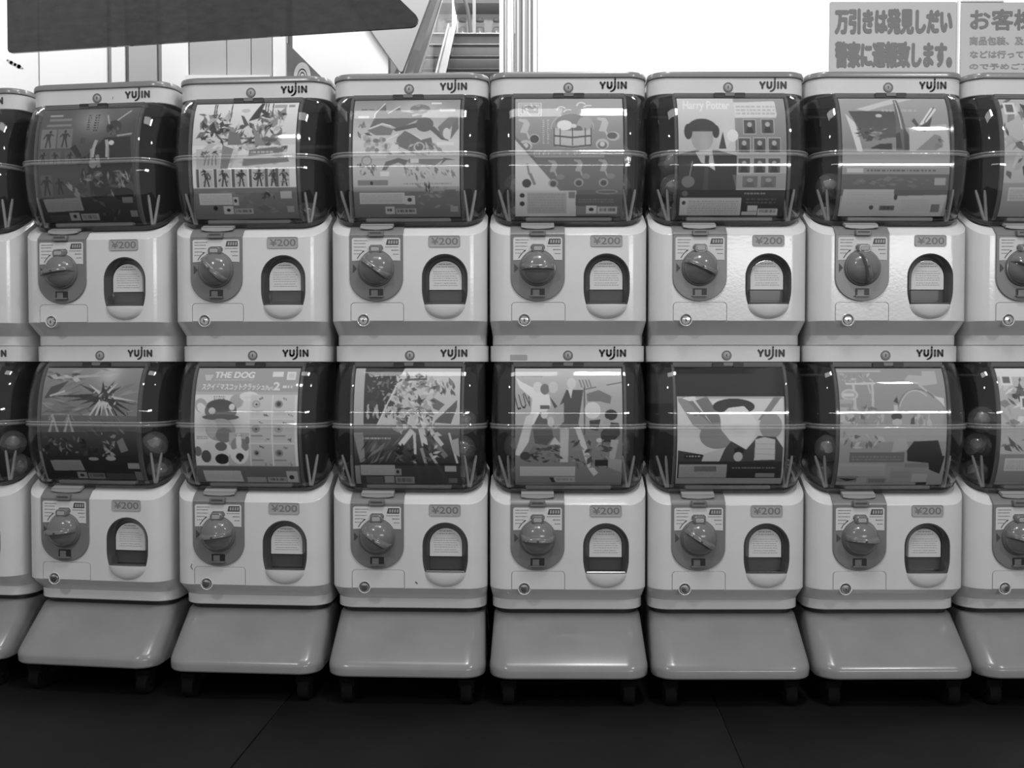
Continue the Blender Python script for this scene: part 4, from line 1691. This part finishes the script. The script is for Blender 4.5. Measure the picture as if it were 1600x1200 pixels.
def card_c2l():
    c = Canvas((185, 135, 1020, 1045), .63, 22)
    c.rect(185, 135, 1020, 325, .47)
    c.text('THE DOG', 330, 165, 655, 215, .74, .03, .12)
    c.fine(330, 222, 650, 236, 1, .58, .7)
    c.poly([(245, 190), (318, 190), (300, 232), (262, 232)], .57)
    c.rect(800, 165, 885, 203, .68)
    c.rect(915, 165, 988, 228, .70)
    c.rect(928, 176, 976, 216, .6)
    c.text('スクイグマスコットクラッシュ', 235, 255, 745, 308, .68, .03, .1)
    c.text('Part', 752, 272, 815, 308, .66, .02, .1)
    c.text('2', 815, 245, 868, 308, .72, .03)
    c.fine(890, 265, 970, 302, 1, .66, .9)
    c.rect(185, 322, 1020, 342, .52)
    # the two dogs
    c.rect(185, 342, 630, 905, .64)
    c.ell(240, 430, 50, 60, .50, 1, -30)
    c.ell(245, 450, 32, 48, .66, 1, -40)
    c.ell(525, 395, 55, 55, .50, 1, 30)
    c.ell(400, 470, 130, 90, .30)
    c.ell(395, 430, 110, 50, .22)
    c.ell(330, 470, 28, 26, .62)
    c.ell(490, 440, 24, 26, .64)
    c.glow(395, 560, 130, 70, .40, .9)
    c.ell(400, 520, 150, 24, .26)
    c.ell(400, 620, 120, 90, .46)
    c.ell(330, 610, 44, 70, .52)
    c.ell(430, 660, 70, 60, .36)
    c.ell(330, 800, 120, 90, .62)
    c.ell(400, 750, 48, 36, .30)
    c.ell(275, 830, 40, 50, .24)
    c.ell(210, 790, 30, 40, .32)
    c.ell(402, 850, 56, 42, .10)
    c.poly([(470, 640), (630, 640), (630, 905), (450, 905)], .54)
    c.ell(545, 790, 78, 100, .67)
    c.poly([(455, 830), (450, 720), (490, 760)], .66)
    c.ell(510, 730, 28, 46, .42, 1, 20)
    c.ell(590, 735, 30, 50, .38, 1, -20)
    c.ell(615, 700, 18, 30, .34)
    c.ell(545, 715, 22, 70, .68)
    c.ell(548, 830, 32, 28, .10)
    c.ell(548, 850, 14, 22, .16)
    c.fine(340, 352, 430, 385, 2, .3, .7)
    c.fine(205, 665, 300, 695, 2, .35, .8)
    c.fine(520, 655, 585, 672, 1, .4, .7)
    c.ell(625, 357, 76, 38, .70)
    c.fine(580, 340, 670, 374, 2, .58, .7)
    for i in range(2):
        for j in range(3):
            x, y = 640 + 182 * i, 345 + 192 * j
            c.rect(x, y, x + 172, y + 182, .60 - .03 * j)
            c.rect(x + 172, y, x + 182, y + 182, .66)
            c.ell(x + 45, y + 72, 34, 30, .50 if (i + j) % 2 == 0 else .42)
            c.ell(x + 45, y + 70, 18, 18, (.58, .2, .4, .5, .3, .3)[i + 2 * j])
            c.ell(x + 48, y + 74, 8, 8, .15)
            c.shards(x + 75, y + 18, x + 110, y + 36, 5, 14, [.3, .4, .2])
            c.shards(x + 110, y + 148, x + 155, y + 165, 5, 16, [.3, .4])
            c.rect(x + 5, y + 122, x + 100, y + 134, .36, .7)
            c.fine(x + 5, y + 140, x + 110, y + 160, 2, .5, .6)
    c.rect(185, 905, 1020, 1045, .30)
    c.poly([(235, 945), (540, 945), (555, 1035), (245, 1035)], .56)
    c.fine(250, 955, 540, 1020, 5, .44, .5)
    c.rect(585, 995, 740, 1040, .46)
    c.rect(755, 995, 905, 1038, .48)
    c.bars(770, 1004, 895, 1026, .22)
    c.rect(910, 945, 1002, 1038, .52)
    c.ell(950, 995, 20, 18, .15)
    return c


def card_c3l():
    c = Canvas((210, 140, 1075, 1055), .42, 23)
    c.rect(290, 140, 620, 660, .16)
    c.poly([(620, 140), (1075, 140), (1075, 600), (390, 600)], .58)
    c.rect(210, 140, 292, 880, .52)
    c.shards(300, 190, 560, 380, 40, 30, [.3, .4, .5, .22])
    c.fine(330, 190, 400, 215, 1, .5, .8)
    for x in (365, 505):
        c.shards(x - 45, 400, x + 45, 520, 26, 30, [.45, .55, .3, .2], 90, 40)
        c.ell(x, 415, 40, 22, .2)
        c.line([(x - 35, 420), (x - 45, 520)], 12, .52)
        c.line([(x + 35, 420), (x + 45, 520)], 12, .52)
    c.line([(618, 145), (395, 600)], 10, .64)
    c.shards(560, 200, 900, 340, 70, 45, [.25, .38, .5, .62])
    c.line([(620, 230), (800, 225)], 16, .26)
    c.shards(860, 250, 1020, 340, 18, 45, [.25, .35], 40, 60)
    c.poly([(780, 420), (860, 370), (950, 420), (900, 470)], .32)
    c.poly([(860, 560), (1050, 385), (1050, 440), (1000, 570)], .28)
    c.vgrad(580, 900, .34, .14)
    c.poly([(210, 640), (290, 640), (300, 860), (260, 880)], .42)
    c.shards(300, 690, 600, 880, 40, 90, [.14, .22, .3, .4], -45, 15, .8, .1)
    c.fine(290, 675, 510, 695, 1, .62, .8)
    c.shards(560, 340, 860, 620, 90, 50, [.2, .34, .5, .64, .68], None, al=.85)
    for (xa, ya, xb, yb, w, v) in ((690, 620, 590, 740, 44, .66), (760, 600, 790, 740, 50, .64), (820, 600, 930, 740, 36, .62), (705, 640, 710, 810, 22, .62), (760, 760, 830, 1010, 26, .46),
                                   (700, 860, 750, 1010, 24, .46), (830, 800, 990, 1060, 22, .52), (985, 640, 1050, 880, 18, .6), (870, 720, 960, 830, 40, .38)):
        c.line([(xa, ya), (xb, yb)], w, v)
    c.shards(560, 740, 700, 860, 20, 40, [.08, .12, .3])
    c.shards(780, 640, 900, 860, 20, 40, [.1, .16, .3, .64])
    c.poly([(1000, 700), (1060, 680), (1070, 830), (1020, 800)], .52)
    c.rect(255, 880, 1075, 1055, .10, .75)
    c.rect(258, 895, 540, 978, .50)
    c.fine(270, 905, 530, 970, 5, .4, .5)
    c.rect(540, 925, 590, 978, .42)
    c.ell(562, 950, 12, 14, .12)
    c.rect(450, 985, 528, 1042, .44)
    c.rect(540, 992, 695, 1048, .42)
    c.bars(555, 1002, 680, 1034, .24)
    c.rect(300, 990, 440, 1045, .26)
    c.rect(945, 900, 1038, 948, .52)
    c.rect(975, 1000, 1045, 1040, .32)
    return c


def card_c4l():
    c = Canvas((345, 180, 1170, 1110), .50, 24)
    c.vgrad(180, 420, .56, .50)
    c.rect(345, 640, 1170, 1110, .38)
    c.line([(345, 632), (700, 632)], 9, .24)
    c.line([(878, 330), (878, 700)], 8, .24)
    c.line([(880, 345), (1170, 290)], 8, .3)
    c.text('LUV', 352, 380, 470, 495, .16, .0, 0, 1, -14)
    c.fine(395, 235, 560, 255, 1, .42, .6)
    for k in range(4):
        c.line([(840 + 24 * k, 270), (860 + 24 * k, 330)], 9, .34)
    # plain standing figures, pale and dark
    c.poly([(350, 250), (400, 290), (520, 350), (610, 390), (600, 480), (500, 480), (480, 420), (380, 330)], .66)
    c.ell(520, 330, 36, 42, .62)
    c.ell(575, 345, 34, 42, .34)
    c.poly([(480, 400), (610, 390), (620, 470), (560, 560), (490, 620), (440, 620), (470, 520)], .67)
    c.poly([(430, 560), (500, 520), (450, 760), (380, 870), (345, 860), (380, 740)], .62)
    c.rect(540, 470, 610, 500, .28)
    c.poly([(540, 520), (620, 620), (640, 720), (590, 785), (500, 770), (480, 640)], .26)
    c.ell(570, 545, 26, 30, .60)
    c.ell(620, 600, 26, 40, .58)
    c.poly([(610, 400), (680, 490), (740, 350), (870, 350), (850, 480), (830, 620), (850, 650), (690, 650), (720, 500), (650, 500)], .22)
    c.ell(640, 330, 36, 46, .58)
    c.ell(780, 300, 34, 44, .60)
    c.poly([(750, 340), (790, 340), (775, 420)], .6)
    c.poly([(640, 500), (720, 450), (720, 600), (650, 660)], .48)
    for a, b, c0, d0 in ((710, 650, 710, 920), (740, 650, 735, 920)):
        c.line([(a, b), (c0, d0)], 36, .56)
    c.line([(825, 645), (870, 780), (925, 960), (970, 1020)], 42, .60)
    c.poly([(610, 780), (650, 720), (700, 780)], .58)
    c.ell(940, 510, 62, 66, .62)
    c.poly([(895, 380), (990, 350), (1085, 400), (1075, 460), (1000, 440), (900, 440)], .34)
    c.ell(1010, 320, 40, 36, .52)
    c.ell(1080, 545, 48, 42, .10)
    c.poly([(1000, 690), (1060, 600), (1140, 610), (1150, 700), (1090, 760), (1010, 760)], .16)
    c.ell(1050, 610, 26, 36, .48)
    c.poly([(915, 590), (1000, 580), (980, 670), (920, 660)], .16)
    c.poly([(1080, 740), (1140, 740), (1110, 900), (1060, 960)], .50)
    c.ell(990, 745, 22, 18, .6)
    c.shards(440, 790, 700, 920, 40, 36, [.16, .24, .34], 0, 40)
    c.ell(425, 870, 40, 34, .2)
    c.shards(780, 740, 1080, 960, 50, 40, [.2, .3, .4, .46])
    c.rect(960, 900, 1060, 950, .12)
    c.poly([(1060, 890), (1170, 900), (1160, 1000), (1060, 960)], .46)
    c.rect(385, 955, 810, 1032, .56)
    c.fine(395, 962, 800, 1025, 4, .50, .5)
    c.rect(650, 1040, 810, 1085, .50)
    c.bars(670, 1050, 790, 1072, .4)
    c.poly([(610, 1045), (640, 1045), (670, 1105), (640, 1100)], .14)
    c.rect(345, 1085, 1170, 1110, .34)
    return c


def card_c5l():
    c = Canvas((322, 365, 1172, 1100), .62, 25)
    for x0, x1, x2, x3, v in ((330, 420, 600, 480, .36), (470, 560, 700, 640, .34), (330, 380, 560, 480, .42)):
        c.poly([(x0, 400), (x1, 365), (x2, 600), (x3, 660)], v)
    c.poly([(322, 380), (360, 385), (700, 700), (640, 800), (480, 660)], .42)
    c.poly([(322, 520), (520, 650), (500, 750), (322, 600)], .62)
    c.ell(640, 690, 140, 110, .40)
    c.rect(322, 365, 1172, 385, .40, .5)
    c.poly([(360, 380), (470, 360), (470, 400), (420, 405)], .66)
    c.poly([(600, 410), (680, 385), (690, 405), (620, 435)], .66)
    c.fine(450, 495, 570, 540, 1, .34, .9)
    c.poly([(1090, 370), (1150, 370), (1010, 560), (960, 560)], .38)
    c.ell(1060, 610, 90, 110, .44)
    c.poly([(1080, 720), (1172, 660), (1172, 780)], .62)
    # plain pale pebble under a dark band, in place of the drawn face
    c.ell(770, 450, 165, 66, .14)
    c.poly([(660, 520), (730, 460), (850, 445), (920, 520), (965, 610), (900, 760), (860, 800), (740, 730), (670, 640)], .67)
    c.glow(800, 640, 90, 60, .60, .6)
    c.poly([(322, 810), (540, 850), (640, 905), (322, 905)], .18)
    c.poly([(540, 840), (700, 790), (650, 905), (520, 905)], .56)
    c.poly([(700, 800), (750, 735), (870, 805), (960, 690), (1100, 700), (1160, 790), (1165, 905), (660, 905)], .20)
    c.poly([(775, 800), (810, 780), (850, 805), (850, 830), (780, 830)], .08)
    c.ell(808, 865, 36, 40, .56)
    c.poly([(940, 720), (1010, 700), (1095, 720), (1100, 890), (935, 895)], .58)
    for k in range(3):
        c.line([(945, 755 + 42 * k), (1095, 760 + 42 * k)], 5, .50)
    c.rect(385, 845, 520, 880, .08)
    c.fine(400, 850, 510, 876, 1, .5, .9)
    c.rect(322, 905, 1172, 1050, .12)
    c.rect(345, 930, 725, 1045, .46)
    c.rect(465, 945, 640, 990, .30)
    c.fine(360, 950, 720, 1040, 5, .38, .5)
    c.fine(765, 950, 1105, 970, 1, .4, .8)
    c.rect(955, 1005, 1105, 1040, .38)
    c.rect(322, 1048, 1172, 1100, .44)
    c.rect(322, 365, 332, 1050, .6)
    c.rect(1160, 365, 1172, 1050, .55)
    return c


def card_c6l():
    c = Canvas((60, 40, 1040, 1110), .44, 26)
    c.line([(60, 68), (470, 68)], 14, .54)
    c.shards(70, 95, 380, 170, 30, 26, [.5, .56, .4])
    c.line([(130, 182), (400, 178)], 18, .58)
    c.line([(200, 180), (205, 420)], 26, .56)
    c.line([(375, 180), (365, 440)], 22, .56)
    c.line([(335, 190), (350, 270)], 14, .54)
    c.ell(160, 280, 78, 52, .57)
    c.ell(160, 278, 60, 36, .50)
    c.rect(100, 268, 200, 292, .6)
    c.rect(70, 320, 180, 360, .5)
    c.poly([(65, 390), (190, 400), (200, 540), (70, 540)], .53)
    c.shards(70, 400, 460, 550, 40, 50, [.28, .4, .5, .56], None, al=.7)
    # big plain hill
    c.ell(790, 460, 220, 240, .47)
    c.ring(780, 450, 195, 220, 14, .36, 180, 320)
    c.ring(760, 470, 160, 230, 12, .56, 200, 310)
    c.poly([(670, 150), (720, 100), (840, 110), (850, 65), (970, 65), (970, 180), (830, 200)], .52)
    c.line([(800, 190), (870, 250)], 18, .54)
    c.poly([(555, 340), (590, 295), (600, 360)], .2)
    c.rect(555, 370, 595, 440, .58)
    c.ell(580, 475, 50, 32, .18)
    c.ell(585, 525, 46, 30, .55)
    c.poly([(925, 290), (1015, 310), (1020, 390), (980, 340)], .62)
    c.shards(740, 430, 900, 550, 16, 50, [.5, .56, .42], 90, 25)
    c.poly([(710, 500), (740, 470), (745, 545), (705, 545)], .24)
    c.vgrad(560, 700, .54, .48)
    c.shards(90, 600, 460, 760, 26, 50, [.5, .42, .3, .55])
    c.poly([(560, 690), (650, 640), (700, 780), (540, 800)], .50)
    c.poly([(740, 700), (960, 690), (1010, 840), (900, 900), (690, 880), (680, 780)], .13)
    c.rect(160, 800, 660, 890, .28, .8)
    c.fine(180, 830, 640, 880, 2, .42, .6)
    c.poly([(60, 900), (490, 910), (500, 1020), (60, 1020)], .48)
    c.fine(90, 930, 480, 1010, 5, .42, .5)
    c.rect(510, 895, 660, 930, .42)
    c.rect(670, 900, 890, 940, .38)
    c.poly([(880, 870), (1030, 830), (1000, 1000), (900, 960)], .12)
    c.rect(560, 970, 740, 1040, .42)
    c.rect(500, 960, 545, 1080, .46)
    c.rect(60, 1020, 260, 1075, .36)
    c.poly([(80, 1040), (260, 1050), (160, 1070)], .1)
    c.rect(250, 1035, 340, 1095, .46)
    c.rect(350, 1040, 525, 1092, .40)
    c.bars(365, 1050, 510, 1080, .3)
    c.rect(750, 1000, 890, 1075, .5)
    c.rect(900, 1030, 970, 1080, .44)
    c.rect(800, 1080, 900, 1110, .14)
    return c


def card_c7l():
    c = card_edge(32, True)
    c.rect(0, 0, 100, 8, .66)
    return c


def build_card(c, row, cv, gain, label, z0=.2335, z1=.4450, x0=-.0965, x1=.0960):
    u = np.linspace(x0, x1, NU)
    v = np.linspace(z1, z0, NV)
    zz = np.repeat(v, NU)
    xx = np.tile(u, NV)
    pp = np.array([dome_p(z) - .0055 for z in v])
    yy = -np.repeat(pp, NU)
    me = bpy.data.meshes.new('display_card')
    co = np.stack([xx, yy, zz], 1).astype(np.float32)
    i = np.arange(NU * NV).reshape(NV, NU)
    q = np.stack([i[:-1, :-1], i[1:, :-1], i[1:, 1:], i[:-1, 1:]], -1).reshape(-1, 4)
    # back sheet, coarse, so that the card has a thickness
    me.vertices.add(len(co) + 2 * NV)
    bx = np.concatenate([np.full(NV, x0), np.full(NV, x1)])
    back = np.stack([bx, np.tile(-pp + .0012, 2), np.tile(v, 2)], 1).astype(np.float32)
    me.vertices.foreach_set('co', np.concatenate([co, back]).ravel())
    n0 = len(co)
    b = np.arange(NV)
    qb = np.stack([n0 + b[:-1], n0 + NV + b[:-1], n0 + NV + b[1:], n0 + b[1:]], 1)
    ql = np.stack([i[:-1, 0], n0 + b[:-1], n0 + b[1:], i[1:, 0]], 1)
    qr = np.stack([i[:-1, -1], i[1:, -1], n0 + NV + b[1:], n0 + NV + b[:-1]], 1)
    Q = np.concatenate([q, qb, ql, qr]).astype(np.int32)
    me.loops.add(Q.size)
    me.loops.foreach_set('vertex_index', Q.ravel())
    me.polygons.add(len(Q))
    me.polygons.foreach_set('loop_start', np.arange(0, Q.size, 4, dtype=np.int32))
    me.polygons.foreach_set('use_smooth', np.concatenate([np.ones(len(q), bool), np.zeros(len(Q) - len(q), bool)]))
    mi = np.zeros(len(Q), np.int32)
    mi[len(q):] = 1
    me.update(calc_edges=True)
    me.polygons.foreach_set('material_index', mi)
    g = np.clip(cv.out(gain), .004, .85).ravel()
    g = np.concatenate([g, np.full(2 * NV, .3)])
    at_ = me.attributes.new('print', 'FLOAT_COLOR', 'POINT')
    rgba = np.ones((len(g), 4), np.float32)
    rgba[:, :3] = g[:, None]
    at_.data.foreach_set('color', rgba.ravel())
    me.validate()
    cx, cy, a = COLS[c]
    o = link_mesh('display_card', me, [M['print'], M['greypaper']], None, (cx, cy, ZU if row else ZL), 0)
    o.rotation_euler = (0, 0, R(a))
    tag(o, label, 'poster', 'printed cards behind the clear domes')
    return o


GU, GL = 1.95, 2.15
build_card(0, 1, card_edge(30, False), GU, 'printed card in the upper dome cut off by the left edge')
build_card(1, 1, card_c1u(), 1.45, 'dark printed card with small figure panels and a black mass, upper left dome')
build_card(2, 1, card_c2u(), GU, 'white printed card with a crowd of dark splinters over six small figures')
build_card(3, 1, card_c3u(), GU, 'pale printed card with jagged grey shapes and small white name tags')
build_card(4, 1, card_c4u(), GU, 'grey printed card of a wooden tub with key straps and a white corner')
build_card(5, 1, card_c5u(), GU, 'printed card of a dark haired bust beside rows of small framed pictures')
build_card(6, 1, card_c6u(), GU, 'printed card with slanting pale beams above a broad pale text box')
build_card(7, 1, card_edge(31, False), GU, 'printed card in the upper dome cut off by the right edge')
build_card(0, 0, card_edge(33, True), GL, 'printed card in the lower dome cut off by the left edge')
build_card(1, 0, card_c1l(), 1.9, 'printed card with a burst of dark and white spikes above a black foot')
build_card(2, 0, card_c2l(), GL, 'white printed card with two dogs under a grey title band')
build_card(3, 0, card_c3l(), GL, 'printed card split by a pale diagonal with long white shards')
build_card(4, 0, card_c4l(), GL, 'grey printed card of pale and dark standing figures under lamp glare')
build_card(5, 0, card_c5l(), GL, 'short printed card with a pale pebble shape and a black text band', .2360, .3950)
build_card(6, 0, card_c6l(), GL, 'grey printed card with a big round hill above small text boxes')
build_card(7, 0, card_c7l(), GL, 'printed card in the lower dome cut off by the right edge')


# ------------------------------------------------------------------ capsules inside the domes
def build_capsule():
    root = empty('toy_capsule')
    r = .0250
    q = MB()
    q.lathe([(r, 0)] + [(r * math.cos(R(a)), r * math.sin(R(a))) for a in range(10, 90, 10)] + [(.0008, r)], (0, 0, 0), 'z', 24)
    q.build('capsule_top', M['caps'], root)
    q = MB()
    q.lathe([(.0008, -r)] + [(r * math.cos(R(a)), r * math.sin(R(a))) for a in range(-80, 0, 10)] + [(r, -.0022), (r + .0008, -.0020), (r + .0008, .0010), (r, .0012)], (0, 0, 0), 'z', 24)
    q.build('capsule_bottom', M['caps'], root)
    q = MB()
    pts = [(random.Random(5).uniform(-1, 1)) for _ in range(3)]
    rr = random.Random(9)
    rings = []
    for j in range(7):
        b = R(-80 + 160 * j / 6)
        rings.append([(.015 * math.cos(b) * math.cos(2 * math.pi * k / 10) * rr.uniform(.6, 1.15), .015 * math.cos(b) * math.sin(2 * math.pi * k / 10) * rr.uniform(.6, 1.15), .015 * math.sin(b)) for k in range(10)])
    q.loft(rings)
    q.build('toy', M['greypaper'], root)
    return root


cap0 = build_capsule()
PILES = [  # machine column, row, spots (x, y) from the bottom up, words for each capsule
    (1, 0, ((.106, .050), (.092, .034)), 'in the dome with the spiky burst card'),
    (2, 1, ((.100, .038),), 'behind the right prongs of the dome with the white splinter card'),
    (3, 0, ((.104, .058), (.100, .034), (.094, .054)), 'right of the shard card'),
    (3, 1, ((-.104, .038),), 'behind the left prongs of the dome with the jagged grey card'),
    (4, 1, ((.104, .060), (.096, .046), (.106, .032)), 'right of the tub card'),
    (4, 1, ((-.106, .040), (-.098, .050)), 'left of the tub card'),
    (4, 0, ((.106, .038), (.098, .042)), 'right of the standing figures card'),
    (4, 0, ((-.106, .042), (-.100, .040)), 'left of the standing figures card'),
    (5, 1, ((-.104, .060), (-.096, .034), (-.106, .052)), 'left of the bust card'),
    (6, 1, ((-.106, .058), (-.096, .037)), 'left of the beam card'),
    (6, 0, ((-.106, .052), (-.096, .032)), 'left of the hill card'),
    (6, 0, ((.106, .040), (.098, .042)), 'right of the hill card'),
    (7, 0, ((-.104, .062), (-.094, .050), (-.100, .034)), 'in the lower dome at the right edge'),
    (0, 0, ((.102, .054), (.098, .034)), 'in the lower dome at the left edge'),
    (5, 0, ((.106, .042),), 'behind the right prongs of the dome with the short card'),
]
n_caps = 0
for c, row, spots, words in PILES:
    z = .22 + .0270
    prev = None
    for k, (x, y) in enumerate(spots):
        x = max(-.0935, min(.0935, x))
        if prev:
            z += math.sqrt(.0530 ** 2 - (x - prev[0]) ** 2 - (y - prev[1]) ** 2)
        prev = (x, y)
        o = cap0 if n_caps == 0 else copy_tree(cap0)
        o.location = place(c, row, x, y, z)
        t = (20, 60, 40, 75, 10)[(n_caps + k) % 5]
        o.rotation_euler = (R(t), R(t * .6), R(37 * n_caps))
        rank = {1: ('lone',), 2: ('lower', 'upper'), 3: ('lowest', 'middle', 'topmost')}[len(spots)][k]
        tag(o, rank + ' clear toy capsule ' + words, 'capsule', 'toy capsules inside the domes')
        n_caps += 1


# ------------------------------------------------------------------ notice signs standing on the machines, paper slip
def build_signs():
    # first sign: shoplifting notice on the sixth column
    x0, x1, z1 = at(1292, 2, 1.98).x, at(1488.5, 2, 1.98).x, at(0, 2.5, 1.98).z
    zb = ZU + .4991
    yb = 1.98 - D0
    root = empty('notice_sign', ((x0 + x1) / 2, yb, zb))
    tag(root, 'pale notice sign with two lines of heavy lettering standing on the machines', 'sign')
    w, h = (x1 - x0) / 2, z1 - zb
    q = MB()
    q.prism(rrect2(-w, w, 0, h, .003, 3), 0, .004, cut=.0006)
    bd = q.build('sign_board', M['sign'], root)
    q = MB()
    q.prism(rrect2(-w + .01, w - .01, 0, .004, .001, 1), -.03, .05)
    q.build('foot', M['caps'], root)
    q = MB()
    q.box(w, w + .0035, -.002, .005, 0, h + .001)
    q.build('edge_strip', M['wall'], root)

    def X(px):
        return at(px, 50, 1.98).x - root.location.x

    def Z(py):
        return at(0, py, 1.98).z - zb
    q = MB()
    text_on(q, '万引きは発見しだい', X(1299.5), X(1482), Z(54), Z(13), -.0006, 0, 0, 0, .0022, .0026)
    q.build('notice_text', M['softink'], root, angle=0)
    q = MB()
    text_on(q, '警察に通報致します。', X(1300), X(1482), Z(106.5), Z(64.5), -.0006, 0, 0, 0, .0022, .0026)
    q.build('notice_text', M['softink'], root, angle=0)

    # second sign: customer notice, cut off by the right edge
    x0, x1, z1 = at(1495, 2, 1.99).x, at(1720, 2, 1.99).x, at(0, 3, 1.99).z
    root2 = empty('notice_sign', ((x0 + x1) / 2, 1.99 - D0, zb))
    tag(root2, 'pale notice sign with thin lettering cut off by the right edge', 'sign')
    w, h = (x1 - x0) / 2, z1 - zb
    q = MB()
    q.prism(rrect2(-w, w, 0, h, .003, 3), 0, .004, cut=.0006)
    q.build('sign_board', M['sign'], root2)
    q = MB()
    q.prism(rrect2(-w + .01, w - .01, 0, .004, .001, 1), -.03, .05)
    q.build('foot', M['caps'], root2)
    q = MB()
    q.box(-w, -w + .084, -.002, .005, h, h + .003)
    q.build('edge_strip', M['wall'], root2)

    def X2(px):
        return at(px, 50, 1.99).x - root2.location.x

    def Z2(py):
        return at(0, py, 1.99).z - zb
    for body, a, b, yb_, yt, bold, m in (('お客様', 1509, 1612, 47.5, 14, .0013, 'softink'), ('商品包装、及び', 1508.5, 1607, 70.5, 57, .0006, 'trimgrey'), ('などは行ってお', 1509.5, 1608, 91, 79, .0005, 'trimgrey'), ('ので予めご了', 1509, 1602, 108.5, 99, .0003, 'trimgrey')):
        q = MB()
        text_on(q, body, X2(a), X2(b), Z2(yb_), Z2(yt), -.0006, 0, 0, 0, bold)
        q.build('notice_text', M[m], root2, angle=0)
    # paper slip stuck over the coin plate of the last upper machine
    c = COLS[7]
    q = MB()
    q.add([(-.052, -.0490, .196), (.002, -.0490, .196), (.002, -.0478, .150), (-.048, -.0478, .150), (-.052, -.0484, .196), (.002, -.0484, .196), (.002, -.0472, .150), (-.048, -.0472, .150)],
          [(0, 3, 2, 1), (4, 5, 6, 7), (0, 1, 5, 4), (1, 2, 6, 5), (2, 3, 7, 6), (3, 0, 4, 7)])
    o = q.build('paper_slip', M['paper'], None, (c[0], c[1], ZU))
    o.rotation_euler = (0, 0, R(c[2]))
    tag(o, 'white paper slip hung over the coin plate at the right edge', 'paper')
    # small worn label on the header of the lower middle machine
    c = COLS[4]
    q = MB()
    q.prism(rrect2(-.1060, -.0745, .4600, .4700, .001, 2), -.0006, .0001)
    q.fl = None
    o = q.build('worn_label', M['greypaper'], None, (c[0], c[1], ZL))
    o.rotation_euler = (0, 0, R(c[2]))
    tag(o, 'small worn grey label on the header of the lower middle machine', 'label')


build_signs()
# small scuffs on three of the machines
for (c, row, pts, w, y) in ((2, 0, [(-.1080, .0820), (-.1100, .0770), (-.1070, .0725)], .0016, -.0303), (3, 0, [(.0140, .0560), (.0165, .0535)], .0026, -.0303),
                            (1, 1, [(.0320, .4700), (.0312, .4665)], .0011, -.0004)):
    q = MB()
    stroke(q, pts, w, y)
    q.build('scuff', M['softink'], MACH[(c, row)], angle=0)
